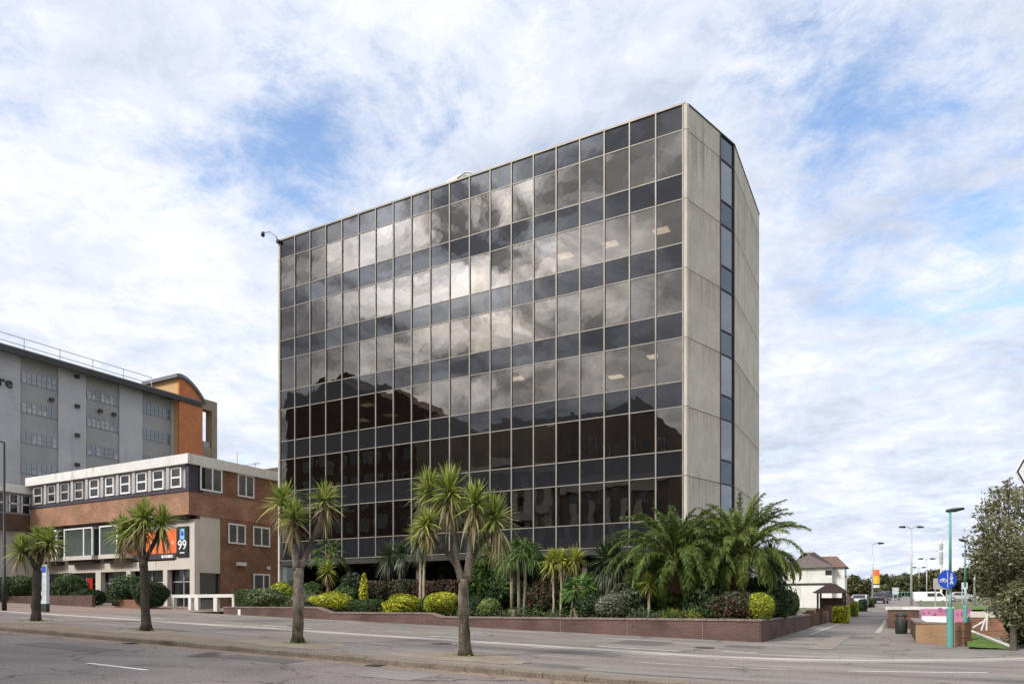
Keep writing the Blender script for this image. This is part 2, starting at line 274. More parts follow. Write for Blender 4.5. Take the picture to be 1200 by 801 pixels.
# ------------------------------------------------------------------ object helpers
class MB:
    def __init__(s): s.v = []; s.f = []
    def quad(s, a, b, c, d):
        i = len(s.v); s.v += [a, b, c, d]; s.f.append((i, i + 1, i + 2, i + 3)); return s
    def poly(s, pts):
        i = len(s.v); s.v += pts; s.f.append(tuple(range(i, i + len(pts)))); return s
    def box(s, x0, x1, y0, y1, z0, z1):
        i = len(s.v)
        s.v += [(x0, y0, z0), (x1, y0, z0), (x1, y1, z0), (x0, y1, z0), (x0, y0, z1), (x1, y0, z1), (x1, y1, z1), (x0, y1, z1)]
        s.f += [(i, i + 3, i + 2, i + 1), (i + 4, i + 5, i + 6, i + 7), (i, i + 1, i + 5, i + 4), (i + 1, i + 2, i + 6, i + 5), (i + 2, i + 3, i + 7, i + 6), (i + 3, i, i + 4, i + 7)]
        return s
    def prism(s, pts, z0, z1):
        """vertical prism over a footprint given counter-clockwise"""
        n = len(pts); i = len(s.v)
        s.v += [(p[0], p[1], z0) for p in pts] + [(p[0], p[1], z1) for p in pts]
        s.f.append(tuple(i + k for k in reversed(range(n)))); s.f.append(tuple(i + n + k for k in range(n)))
        for k in range(n): s.f.append((i + k, i + (k + 1) % n, i + n + (k + 1) % n, i + n + k))
        return s
    def extr(s, pts, d):
        """polygon of 3-D points extruded by vector d"""
        n = len(pts); i = len(s.v)
        s.v += list(pts) + [(p[0] + d[0], p[1] + d[1], p[2] + d[2]) for p in pts]
        s.f.append(tuple(i + k for k in range(n))); s.f.append(tuple(i + n + k for k in reversed(range(n))))
        for k in range(n): s.f.append((i + (k + 1) % n, i + k, i + n + k, i + n + (k + 1) % n))
        return s
    def tube(s, pts, rad, n=8, cap=True):
        """tube along points with radius per point"""
        pts = [Vector(p) for p in pts]
        if not hasattr(rad, '__len__'): rad = [rad] * len(pts)
        i0 = len(s.v); prev = None
        for k, p in enumerate(pts):
            t = (pts[min(k + 1, len(pts) - 1)] - pts[max(k - 1, 0)]).normalized()
            if prev is None:
                a = t.orthogonal().normalized()
            else:
                a = (prev - t * prev.dot(t)); a = a.normalized() if a.length > 1e-6 else t.orthogonal().normalized()
            prev = a; b = t.cross(a)
            for j in range(n):
                q = p + (a * cos(2 * pi * j / n) + b * sin(2 * pi * j / n)) * rad[k]; s.v.append(tuple(q))
        for k in range(len(pts) - 1):
            for j in range(n):
                s.f.append((i0 + k * n + j, i0 + k * n + (j + 1) % n, i0 + (k + 1) * n + (j + 1) % n, i0 + (k + 1) * n + j))
        if cap:
            s.f.append(tuple(i0 + j for j in reversed(range(n)))); e = i0 + (len(pts) - 1) * n; s.f.append(tuple(e + j for j in range(n)))
        return s
    def build(s, name, mat, parent=None, loc=None, smooth=False, bevel=0.0):
        me = bpy.data.meshes.new(name); ox, oy, oz = loc or (0, 0, 0)
        me.from_pydata([(a - ox, b - oy, c - oz) for a, b, c in s.v], [], s.f); me.materials.append(mat)
        if smooth: me.polygons.foreach_set('use_smooth', [True] * len(me.polygons))
        o = bpy.data.objects.new(name, me); COL.objects.link(o)
        if loc: o.location = loc
        if parent is not None:
            o.parent = parent
            if loc: o.location = Vector(loc) - wloc(parent)
            else: o.location = -wloc(parent)
        if bevel:
            b = o.modifiers.new('bevel', 'BEVEL'); b.width = bevel; b.segments = 2; b.limit_method = 'ANGLE'
        return o
def wloc(o):
    l = Vector(o.location)
    while o.parent is not None: o = o.parent; l += o.location
    return l
def tag(o, label=None, cat=None, group=None, kind=None):
    if label: o['label'] = label
    if cat: o['category'] = cat
    if group: o['group'] = group
    if kind: o['kind'] = kind
    return o
def thing(name, label, cat, loc=(0, 0, 0), group=None):
    o = bpy.data.objects.new(name, None); COL.objects.link(o); o.location = loc; o.empty_display_size = 0.3
    return tag(o, label, cat, group)
def npmesh(name, V, Fq, mat, parent=None, loc=(0, 0, 0)):
    """V (n,3) in local space, Fq (m,k)"""
    me = bpy.data.meshes.new(name); V = np.asarray(V, np.float32); Fq = np.asarray(Fq, np.int32)
    me.vertices.add(len(V)); me.vertices.foreach_set('co', V.ravel())
    k = Fq.shape[1]; me.loops.add(Fq.size); me.loops.foreach_set('vertex_index', Fq.ravel())
    me.polygons.add(len(Fq)); me.polygons.foreach_set('loop_start', np.arange(0, Fq.size, k, dtype=np.int32))
    me.update(calc_edges=True); me.materials.append(mat)
    o = bpy.data.objects.new(name, me); COL.objects.link(o); o.location = loc
    if parent is not None: o.parent = parent
    return o
def textmesh(name, body, size, mat, parent, M4, ext=0.01):
    c = bpy.data.curves.new(name, 'FONT'); c.body = body; c.size = size; c.extrude = ext; c.align_x = 'CENTER'; c.align_y = 'CENTER'; c.offset = 0.012 * size
    tmp = bpy.data.objects.new('tmp', c); COL.objects.link(tmp)
    dg = bpy.context.evaluated_depsgraph_get(); me = bpy.data.meshes.new_from_object(tmp.evaluated_get(dg))
    bpy.data.objects.remove(tmp); me.name = name; me.materials.clear(); me.materials.append(mat); me.transform(M4)
    o = bpy.data.objects.new(name, me); COL.objects.link(o)
    if parent is not None: o.parent = parent; o.location = -wloc(parent)
    return o

# ------------------------------------------------------------------ the sky and light
SUN_AZ = (-0.80, -0.60); SUN_EL = 40
w = bpy.data.worlds.new('World'); scene.world = w; w.use_nodes = True
N = w.node_tree.nodes; L = w.node_tree.links; N.clear()
# camera-frame helper directions (world axes are facade-aligned)
def wd(cx, cy, cz):   # camera right/forward/up -> world
    v = Vector((cT * cx - sT * cy, sT * cx + cT * cy, cz)); return v.normalized()
sun_h = wd(SUN_AZ[0], SUN_AZ[1], 0)
sundir = Vector((sun_h.x * cos(R(SUN_EL)), sun_h.y * cos(R(SUN_EL)), sin(R(SUN_EL))))
out = N.new('ShaderNodeOutputWorld'); bg = N.new('ShaderNodeBackground'); L.new(bg.outputs[0], out.inputs[0]); bg.inputs[1].default_value = 0.1
sky = N.new('ShaderNodeTexSky'); sky.sky_type = 'NISHITA'; sky.sun_disc = False; sky.sun_elevation = R(SUN_EL)
sky.sun_rotation = atan2(sundir.x, sundir.y); sky.air_density = 1.0; sky.dust_density = 0.6; sky.ozone_density = 2.0
tc = N.new('ShaderNodeTexCoord')
def vmath(op, a, b=None):
    n = N.new('ShaderNodeVectorMath'); n.operation = op
    for i, q in enumerate((a, b)):
        if q is None: continue
        if hasattr(q, 'is_output'): L.new(q, n.inputs[i])
        else: n.inputs[i].default_value = q
    return n
def mth(op, a, b=0.0, clamp=False):
    n = N.new('ShaderNodeMath'); n.operation = op; n.use_clamp = clamp
    for i, q in enumerate((a, b)):
        if hasattr(q, 'is_output'): L.new(q, n.inputs[i])
        else: n.inputs[i].default_value = q
    return n.outputs[0]
nrm = vmath('NORMALIZE', tc.outputs['Generated']).outputs[0]
sp = N.new('ShaderNodeSeparateXYZ'); L.new(nrm, sp.inputs[0])
zz = mth('ADD', mth('MAXIMUM', sp.outputs[2], 0.0), 0.16)
cx = mth('DIVIDE', sp.outputs[0], zz); cy = mth('DIVIDE', sp.outputs[1], zz)
cv = N.new('ShaderNodeCombineXYZ'); L.new(cx, cv.inputs[0]); L.new(cy, cv.inputs[1])
def noise(scale, detail, rough, off, dist=0.0, src=None, lac=2.0):
    mp = N.new('ShaderNodeMapping'); mp.inputs['Location'].default_value = off; L.new(src or cv.outputs[0], mp.inputs[0])
    n = N.new('ShaderNodeTexNoise'); n.inputs['Scale'].default_value = scale; n.inputs['Detail'].default_value = detail; n.inputs['Roughness'].default_value = rough
    n.inputs['Distortion'].default_value = dist; L.new(mp.outputs[0], n.inputs['Vector']); return n.outputs['Fac']
big = noise(1.3, 4, 0.5, (3.1, 1.7, 0)); mid = noise(4.6, 10, 0.66, (0.4, 8.2, 0.0), 0.5); fine_ = noise(15, 8, 0.66, (5, 2, 0), 0.4)
# where the photograph shows thin blue gaps, seen as directions
def blob(px, py, sharp):
    r = ray(px, py); d = Vector(r).normalized()
    return mth('POWER', mth('MAXIMUM', vmath('DOT_PRODUCT', nrm, tuple(d)).outputs['Value'], 0.0), sharp)
gaps = None
for px, py, sh, amp in [(365, 190, 260, 0.19), (300, 215, 300, 0.10), (330, 160, 350, 0.07), (460, 170, 160, 0.07), (560, 10, 260, 0.12), (1010, 200, 110, 0.07), (960, 150, 500, 0.10), (1150, 200, 120, 0.08), (1080, 330, 110, 0.07), (1170, 350, 200, 0.08), (1120, 60, 100, 0.04), (890, 100, 300, 0.09), (740, 60, 100, 0.06), (305, 500, 600, 0.08), (10, 30, 500, 0.04), (1000, 500, 150, -0.07), (100, 400, 60, -0.08), (150, 80, 60, -0.05), (680, 40, 60, -0.02), (950, 250, 400, -0.05)]:
    b_ = mth('MULTIPLY', blob(px, py, sh), amp * 0.62)
    gaps = b_ if gaps is None else mth('ADD', gaps, b_)
dens = mth('ADD', mth('MULTIPLY', big, 0.16), mth('ADD', mth('MULTIPLY', mid, 0.58), mth('MULTIPLY', fine_, 0.26)))
dens = mth('SUBTRACT', dens, gaps)
mr = N.new('ShaderNodeMapRange'); L.new(dens, mr.inputs[0]); mr.inputs[1].default_value = 0.22; mr.inputs[2].default_value = 0.50; mr.interpolation_type = 'SMOOTHSTEP'
cover = mr.outputs[0]
# more cover toward the horizon
hz = mth('POWER', mth('SUBTRACT', 1.0, mth('MAXIMUM', sp.outputs[2], 0.0)), 4.0)
cover = mth('MAXIMUM', cover, mth('MAXIMUM', mth('MULTIPLY', hz, 0.97), mth('MULTIPLY', mth('MAXIMUM', mth('MULTIPLY', sp.outputs[1], -2.0), 0.0, True), 0.97)), True)
# cloud brightness: thick parts greyer, thin parts whiter, brighter round the hidden sun
sh = noise(2.6, 9, 0.62, (7.7, 3.3, 2.0), 0.3)
sh = mth('ADD', mth('MULTIPLY', sh, 0.62), mth('MULTIPLY', noise(9.0, 8, 0.66, (4.4, 9.3, 1.0), 0.5), 0.38))
lf = mth('SUBTRACT', mth('MULTIPLY', blob(120, 330, 5), 0.05), mth('MULTIPLY', blob(1150, 300, 8), 0.03))
sh = mth('ADD', mth('ADD', sh, lf), mth('MULTIPLY', mth('POWER', mth('SUBTRACT', 1.0, mth('MAXIMUM', sp.outputs[2], 0.0)), 3.0), 0.05))
shr = ramp(N, L, sh, [(0.37, (0.47, 0.52, 0.63)), (0.50, (0.595, 0.64, 0.745)), (0.62, (0.745, 0.765, 0.82))])
sd = vmath('DOT_PRODUCT', nrm, tuple(sundir)).outputs['Value']
gd = wd(-0.881, -0.477, 0.56)
sg_ = vmath('DOT_PRODUCT', nrm, tuple(gd)).outputs['Value']
glow = mth('ADD', mth('MULTIPLY', mth('POWER', mth('MAXIMUM', sg_, 0.0), 70.0), 1.9), mth('MULTIPLY', mth('POWER', mth('MAXIMUM', sg_, 0.0), 9.0), 0.35))
sh2 = noise(4.2, 8, 0.6, (1.2, 4.4, 0.6), 0.6)
gr = N.new('ShaderNodeMapRange'); L.new(sh2, gr.inputs[0]); gr.inputs[1].default_value = 0.40; gr.inputs[2].default_value = 0.64; gr.inputs[3].default_value = 0.0; gr.inputs[4].default_value = 1.6
wide = mth('POWER', mth('MAXIMUM', mth('ADD', mth('MULTIPLY', sd, 0.5), 0.5), 0.0), 5.0)
# heavier, more broken cloud on the sun's side of the sky (behind the camera): dark undersides, bright rims
bk = N.new('ShaderNodeMapRange'); L.new(vmath('DOT_PRODUCT', nrm, (0.0, -1.0, 0.0)).outputs['Value'], bk.inputs[0]); bk.inputs[1].default_value = -0.15; bk.inputs[2].default_value = 0.45
brk = N.new('ShaderNodeMapRange'); L.new(noise(2.3, 9, 0.58, (2.2, 6.1, 1.6), 0.5), brk.inputs[0]); brk.inputs[1].default_value = 0.40; brk.inputs[2].default_value = 0.66; brk.inputs[3].default_value = 0.40; brk.inputs[4].default_value = 0.82
body = mth('ADD', mth('SUBTRACT', 1.0, bk.outputs[0]), mth('MULTIPLY', bk.outputs[0], brk.outputs[0]))
upz = mth('MULTIPLY', mth('POWER', mth('MAXIMUM', sp.outputs[2], 0.0), 2.0), 2.2)
boost = mth('ADD', body, mth('ADD', mth('MULTIPLY', mth('MULTIPLY', glow, gr.outputs[0]), 2.3), mth('MULTIPLY', upz, bk.outputs[0])))
cc = vmath('SCALE', shr.outputs[0]); cc.inputs[3].default_value = 10.0
wm = N.new('ShaderNodeMixRGB'); wm.blend_type = 'MULTIPLY'; L.new(bk.outputs[0], wm.inputs[0]); L.new(cc.outputs[0], wm.inputs[1]); wm.inputs[2].default_value = (1.07, 1.0, 0.92, 1)
cc2 = vmath('SCALE', wm.outputs[0]); L.new(boost, cc2.inputs[3])
skc = vmath('SCALE', sky.outputs[0]); skc.inputs[3].default_value = 2.1
mx = N.new('ShaderNodeMixRGB'); L.new(cover, mx.inputs[0]); L.new(skc.outputs[0], mx.inputs[1]); L.new(cc2.outputs[0], mx.inputs[2])
L.new(mx.outputs[0], bg.inputs[0])
sl = bpy.data.lights.new('sun', 'SUN'); sl.energy = 2.6; sl.angle = R(12); sl.color = (1.0, 0.95, 0.87)
so = bpy.data.objects.new('sun', sl); COL.objects.link(so); so.rotation_euler = sundir.to_track_quat('Z', 'Y').to_euler(); so.location = (0, -30, 60)

scene.view_settings.view_transform = 'Standard'; scene.view_settings.look = 'None'; scene.view_settings.exposure = 0.42; scene.view_settings.gamma = 1
scene.view_settings.use_curve_mapping = False
scene.cycles.max_bounces = 6; scene.cycles.transparent_max_bounces = 12; scene.cycles.use_denoising = True
scene.cycles.caustics_reflective = False; scene.cycles.caustics_refractive = False

# ------------------------------------------------------------------ ground
def cv_(x):
    d = max(0.0, x + 4.0)
    return 0.07 * d * d if d < 6.5 else 0.07 * 42.25 + 0.91 * (d - 6.5)
def frange(a, b, s):
    n = max(1, int(round((b - a) / s))); return [a + (b - a) * i / n for i in range(n + 1)]
def strip(name, x0, x1, ya, yb, mat, dz=0.0, ca=0.0, cb=0.0, step=1.0, kind='structure', ny=1, parent=None):
    mb = MB(); xs = frange(x0, x1, step)
    fa = ya if callable(ya) else (lambda x: ya + ca * cv_(x)); fb = yb if callable(yb) else (lambda x: yb + cb * cv_(x))
    n = len(xs)
    for j in range(ny + 1):
        for x in xs:
            y = fa(x) + (fb(x) - fa(x)) * j / ny; mb.v.append((x, y, T(x, y) + dz))
    for j in range(ny):
        for i in range(n - 1): mb.f.append((j * n + i, j * n + i + 1, (j + 1) * n + i + 1, (j + 1) * n + i))
    o = mb.build(name, mat, parent); 
    if kind: tag(o, kind=kind)
    return o
# base sheet to the horizon
gb = MB(); xs = [-900, -400, -200, -120, -90] + frange(-80, 40, 4) + [60, 100, 200, 400, 900]; ys = [-500, -200, -100, -60, -20, 0, 20, 40, 55, 70, 100, 130, 170, 220, 300, 500, 1200]
for y in ys:
    for x in xs: gb.v.append((x, y, T(x, y) - 0.22))
nx = len(xs)
for j in range(len(ys) - 1):
    for i in range(nx - 1): gb.f.append((j * nx + i, j * nx + i + 1, (j + 1) * nx + i + 1, (j + 1) * nx + i))
tag(gb.build('ground', M['ground']), kind='structure')
KY = 12.9
strip('road', -150, 60, -11.0, KY - 0.45, M['asphalt'], -0.12, ny=6)
strip('gutter', -150, 60, KY - 0.45, KY, M['grit'], -0.12)
# near kerb: top and face
kb = MB()
for a, b in zip(frange(-150, 60, 0.92)[:-1], frange(-150, 60, 0.92)[1:]):
    b2 = b - 0.012
    za, zb = T(a, KY), T(b2, KY)
    dz = random.uniform(-0.006, 0.006)
    kb.v += [(a, KY, za - 0.2), (b2, KY, zb - 0.2), (b2, KY, zb - 0.01 + dz), (a, KY, za - 0.01 + dz), (b2, KY + 0.03, zb + 0.008 + dz), (a, KY + 0.03, za + 0.008 + dz), (b2, KY + 0.16, zb + 0.008 + dz), (a, KY + 0.16, za + 0.008 + dz), (b2, KY + 0.16, zb - 0.1), (a, KY + 0.16, za - 0.1)]
    i = len(kb.v) - 10
    kb.f += [(i, i + 1, i + 2, i + 3), (i + 3, i + 2, i + 4, i + 5), (i + 5, i + 4, i + 6, i + 7), (i + 7, i + 6, i + 8, i + 9)]
tag(kb.build('kerb', M['kerb']), kind='structure')
VE = 15.35
def vend(x):
    w = 0.12 * sin(x * 0.9) + 0.08 * sin(x * 2.3)
    return KY + 0.5 + 0.5 * w + (1.5 + w) * min(1.0, max(0.0, (-14.5 - x) / 5.0)) if x < -6 else max(KY + 0.17, KY + 0.5 - (x + 6) * .06)
strip('verge', -150, 60, lambda x: KY + 0.16, vend, M['verge'], 0.0, ny=2)
strip('service_lane', -150, 60, vend, lambda x: 19.0 + cv_(x), M['lane'], 0.0, ny=4)
strip('channel', -150, 60, 19.0, 19.75, M['paleband'], 0.004, 1, 1)
strip('pavement', -36, 60, lambda x: 19.75 + cv_(x), lambda x: 27.0 if x < -4.4 else 58.0, M['pave'], 0.0, ny=12, step=0.8)
strip('paved_forecourt', -150, -36, 19.75, 33.5, M['redpave'], 0.0, ny=4)
strip('side_road', -3.4, -0.9, 32.0, 60.0, M['lane'], 0.008, ny=12)
strip('far_road', -3.4, 2.2, 60.0, 175.0, M['lane'], 0.012, ny=20)
strip('far_footway', -6.4, -3.4, 58.0, 150.0, M['paleband'], 0.012, ny=20)
# painted markings
def mark(name, x0, x1, y0, y1, mat, dz, ca=0.0):
    return strip(name, x0, x1, y0, y1, mat, dz, ca, ca, step=0.5, kind='structure')
for k in range(8):
    a = -15.2 - 6 * k; mark('lane_marking', a, a + 2.0, 8.92, 9.04, M['paint'], -0.116)
k = -70.0
while k < 6:
    if k > -4: mark('lane_marking', k, k + 2.6, 16.45, 16.55, M['paint'], 0.004, 0.62)
    else: mark('lane_marking', k, k + random.uniform(3.4, 4.4), 16.42, 16.50, M['paintw'], 0.004, 0.62)
    k += random.uniform(4.6, 5.8)
mark('edge_line', -9.5, 12, 18.72, 18.80, M['paint'], 0.004, 1.0)
for a, b, y in [(-8.2, -5.6, 20.5), (-14.5, -12.8, 20.45), (-23, -20.2, 20.6), (-4.6, -3.6, 21.4), (-33, -29.5, 20.7)]:
    mark('worn_marking', a, b, y, y + 0.22, M['paintw'], 0.004, 1.0)
strip('worn_marking', -3.55, -3.4, 34, 60, M['paleband'], 0.012, ny=20, step=0.2)
strip('worn_marking', -0.98, -0.75, 38, 60, M['paleband'], 0.012, ny=20, step=0.2)
for x0, x1, y0, y1 in [(-2.5, -1.8, 24.0, 36.0), (-0.6, -0.3, 27.5, 36)]:
    strip('patched_surface', x0, x1, y0, y1, surf('warm_patched_asphalt', (0.2, 0.165, 0.14), (0.27, 0.23, 0.2), 1.0, 0.9, 0.2, (30, 0.2)) if x1 < -1 else M['lane'], 0.012, ny=8, step=0.3)
# tree pits on the verge
def disc(name, x, y, rx, ry, mat, dz=0.006):
    mb = MB(); n = 28; mb.v = [(x, y, T(x, y) + dz + 0.03)]
    for i in range(n):
        a = 2 * pi * i / n; k = 1 + 0.12 * sin(3 * a + x) + 0.08 * sin(7 * a); px_, py_ = x + rx * k * cos(a), y + ry * k * sin(a); mb.v.append((px_, py_, T(px_, py_) + dz))
    mb.f = [(0, 1 + i, 1 + (i + 1) % n) for i in range(n)]
    return tag(mb.build(name, mat), kind='structure')
# repairs, covers and litter in the carriageway
mA = surf('old_repair_asphalt', (0.115, 0.105, 0.10), (0.15, 0.136, 0.128), 0.6, 0.92, 0.3, (50, 0.3)); mB_ = surf('pale_repair_asphalt', (0.19, 0.172, 0.16), (0.24, 0.22, 0.203), 0.6, 0.92, 0.3, (50, 0.3))
for x0, x1, y0, y1, m_ in [(-21, -17.5, 10.4, 11.3, mA), (-9.6, -8.2, 10.9, 12.1, mB_), (-31, -27, 8.3, 9.6 - .75, mA), (-14.5, -12.2, 11.6, 12.3, mA)]:
    strip('road_repair', x0, x1, y0, y1, m_, -0.114, step=.5)
for x0, x1, y0, y1, m_ in [(-12.5, -6.5, 17.4, 18.1, mA), (-24, -21.5, 15.6, 16.3, mA), (-17.5, -16, 21.2, 22.6, mB_), (-8.5, -6.8, 22.2, 24.4, mA), (-6, 0, 13.9, 14.5, mB_), (-27, -25, 22, 24.5, mA), (-5, -3.8, 23.5, 24.6, mA)]:
    strip('road_repair', x0, x1, y0, y1, m_, 0.005, step=.5)
def cover(x, y, dz, r=0.32, sq=False):
    mb = MB(); n = 4 if sq else 20; mb.v = [(x + r * cos(2 * pi * i / n + pi / 4), y + r * sin(2 * pi * i / n + pi / 4), T(x, y) + dz) for i in range(n)]; mb.f = [tuple(range(n))]
    tag(mb.build('drain_cover', surf('cast_iron', (0.05, 0.045, 0.042), (0.09, 0.08, 0.075), 8, .6, .5)), kind='structure')
for a in [(-12.2, 17.9, .012), (-22, 21.5, .012), (-5.4, 22.6, .012)]: cover(*a)
for x in (-19.3, -10.4): cover(x, 12.62, -.1, .26, True)
n_l = 900; lx0 = rng.uniform(-60, 2, n_l); ly0 = KY - 0.06 - np.abs(rng.normal(0, .22, n_l)); lz0 = np.array([T(a, b) for a, b in zip(lx0, ly0)]) - .108
az0 = rng.uniform(0, 6.28, n_l); sz0 = rng.uniform(.02, .06, n_l); Vl = np.stack([np.stack([lx0 + sz0 * np.cos(az0 + k * pi / 2) * (1 if k % 2 else .5), ly0 + sz0 * np.sin(az0 + k * pi / 2) * (1 if k % 2 else .5), lz0 + rng.uniform(0, .012, n_l)], 1) for k in range(4)], 1).reshape(-1, 3)
mb = MB(); mb.v = [tuple(map(float, v)) for v in Vl]; mb.f = [(4 * i, 4 * i + 1, 4 * i + 2, 4 * i + 3) for i in range(n_l)]
tag(mb.build('leaf_litter', leafmat('fallen_leaf', [(0.25, 0.14, 0.06), (0.35, 0.24, 0.12), (0.15, 0.09, 0.05)], 0.1)), 'brown fallen leaves scattered along the near gutter', 'leaf litter', None, 'stuff')

# ------------------------------------------------------------------ the glass office block
FY = 33.7
XR = on_y(800.5, 400, FY)[0]; XL = on_y(328.5, 400, FY)[0]
NB = 20; BW = (XR - XL) / NB
ZT = 25.45; SP1 = 24.27; PITCH = 3.30; WH = 2.09; SH = 1.21
ob = thing('office_block', 'tall dark glass office block with concrete end walls behind the palm planter', 'office building', (0.5 * (XL + XR), FY, 0.7))
# end wall footprint
xe, ye = XR + 0.20, FY + 0.16                     # where the chamfered wall starts
d1 = Vector((0.306, 0.951)); d1.normalize()
PA = Vector((xe, ye)); PB = PA + d1 * 2.93; PC = PA + d1 * 4.36; PD = PC + Vector((0, 7.45)); PE = Vector((PC.x - (PC.x - PA.x), PD.y + (PC.y - PA.y)))
BY = PE.y
XM = 0.5 * (XL + XR)
def mir(p): return Vector((2 * XM - p.x, p.y))
# backing volume (behind panels) with floors and ceilings
back = MB()
fp = [PA, PC, PD, PE, mir(PE), mir(PD), mir(PC), mir(PA)]
inset = 0.30
cxm, cym = XM, 0.5 * (FY + BY)
def shrink(p, d=0.12): 
    return (p.x - (d if p.x > XM else -d), p.y + (d if p.y < cym else -d))
dep = 7.0
ix0, ix1 = XL + 0.1, XR - 0.1
# end cores: solid boxes at each side so nothing is see-through
for sgn in (1, -1):
    P = [PA, PC, PD, PE]; pts = [(p.x - 0.14, p.y + (0.12 if p.y < cym else -0.12)) for p in P]
    pts = pts + [(XR - 0.12, BY - 0.2), (XR - 0.12, FY + 0.3)]
    if sgn < 0: pts = [(2 * XM - a, b) for a, b in reversed(pts)]
    back.prism(pts, 0.4, ZT - 0.05)
back.build('core', M['dark'], ob)
slab = MB()
for k in range(7):
    zc = SP1 - PITCH * k
    slab.box(XL, XR, FY + 0.12, BY - 0.15, zc + 0.35, zc + 0.75)
slab.build('floor_slab', M['ceil'], ob)
mbk = MB().box(XL, XR, FY + dep, FY + dep + 0.1, 0.5, ZT - 0.1); mbk.build('inner_wall', M['dark'], ob)
MB().box(XL, XR, BY - 0.15, BY, 4.5, ZT).build('rear_wall', M['conc'], ob)
# ceiling light panels seen through the glass
def litpanel(px, py, row, size=(0.8, 0.6)):
    # ceiling level of that storey
    zc = SP1 - PITCH * row + 0.345
    t = (zc - EYE) / ((HZ - py) / F); p = at(px, py, t)
    if p[1] < FY + 0.4: return
    MB().box(p[0] - size[0] / 2, p[0] + size[0] / 2, p[1] - size[1] / 2, p[1] + size[1] / 2, zc - 0.03, zc - 0.004).build('ceiling_light', M['lamp_panel'], ob)
for px, py, r in [(775, 270, 1), (715.7, 285.7, 1), (662.5, 299, 1), (612.5, 312, 1), (564.6, 324.5, 1), (518, 336, 1), (476, 347, 1), (364, 376, 1), (356, 488, 3), (391, 481, 3), (391, 499, 3), (430, 474, 3), (424, 492, 3), (457, 486, 3), (768, 417, 3), (722, 441, 3), (606, 443, 3)]:
    litpanel(px, py, r)
# panes
wmesh = MB().box(-(BW - 0.07) / 2, (BW - 0.07) / 2, -0.012, 0.012, -(WH - 0.05) / 2, (WH - 0.05) / 2)
smesh = MB().box(-(BW - 0.07) / 2, (BW - 0.07) / 2, -0.012, 0.012, -(SH - 0.05) / 2, (SH - 0.05) / 2)
w0 = wmesh.build('window', M['glass'], ob); s0 = smesh.build('spandrel', M['spand'], ob)
jobsW = []; jobsS = []
for c in range(NB):
    x = XR - BW * (c + 0.5)
    for r in range(7):
        zb = SP1 - PITCH * r
        jobsS.append((c, r, x, zb + (SH - 0.0) / 2 if r else (ZT + SP1) / 2))
        if r < 6: jobsW.append((c, r, x, zb - WH / 2))
def place(jobs, proto, cnt, src, name, mat, h):
    rest = MB()
    for i, (c, r, x, z) in enumerate(jobs):
        ax, az = random.gauss(0, 0.0035), random.gauss(0, 0.006)
        if i < cnt:
            o = proto if i == 0 else proto.copy()
            if i: COL.objects.link(o); o.parent = ob
            o.location = Vector((x, FY + 0.02, z)) - Vector(ob.location); o.rotation_euler = (ax, 0, az)
        else:
            m4 = Matrix.Translation((x, FY + 0.02, z)) @ Matrix.Rotation(az, 4, 'Z') @ Matrix.Rotation(ax, 4, 'X')
            b = len(rest.v); rest.v += [tuple(m4 @ Vector(v)) for v in src.v]; rest.f += [tuple(b + q for q in f) for f in src.f]
    if rest.v: tag(rest.build(name, mat, ob), kind='stuff')
place(jobsW, w0, 100, wmesh, 'window', M['glass'], WH)
place(jobsS, s0, 100, smesh, 'spandrel', M['spand'], SH)
# vertical blinds hanging behind some of the windows
bmt = [surf('grey_vertical_blind', (0.30, 0.29, 0.27), (0.42, 0.40, 0.38), 2, 0.9, stretch=(14, 1, .2)), surf('dark_vertical_blind', (0.12, 0.115, 0.11), (0.22, 0.21, 0.20), 2, 0.9, stretch=(14, 1, .2))]
for c in range(NB):
    for r in range(6):
        if random.random() < (0.42 if r > 1 else .2):
            x = XR - BW * (c + 0.5); k = random.choice([1, 1, .5, .35]); x0 = x - BW / 2 + .05; x1 = x0 + (BW - .1) * k; 
            if random.random() < .5: x0, x1 = x + BW / 2 - .05 - (x1 - x0), x + BW / 2 - .05
            MB().box(x0, x1, FY + 0.16, FY + 0.18, SP1 - PITCH * r - WH, SP1 - PITCH * r + .1).build('blind', random.choice(bmt), ob)
# one pane is paler and greener
MB().box(XR - BW * 7 + 0.05, XR - BW * 6 - 0.05, FY + 0.035, FY + 0.045, SP1 - WH + 0.05, SP1 - 0.05).build('blind', surf('pale_green_blind', (0.30, 0.38, 0.34), (0.36, 0.43, 0.39), 1, 0.8), ob)
# frame
fr = MB()
for c in range(NB + 1):
    x = XR - BW * c
    fr.box(x - 0.034, x + 0.034, FY - 0.05, FY + 0.07, SP1 - PITCH * 6 - 0.05, ZT)
for r in range(7):
    zb = SP1 - PITCH * r
    for z in ((zb, zb - WH) if r < 6 else (zb,)):
        for c in range(NB):
            x = XR - BW * (c + 0.5); fr.box(x - BW / 2 + 0.0345, x + BW / 2 - 0.0345, FY - 0.02, FY + 0.06, z - 0.024, z + 0.024)
fr.build('curtain_wall_frame', M['mull'], ob)
MB().box(XL - 0.3, XR + 0.1, FY - 0.06, FY + 0.3, ZT, ZT + 0.10).build('coping', M['mull'], ob)
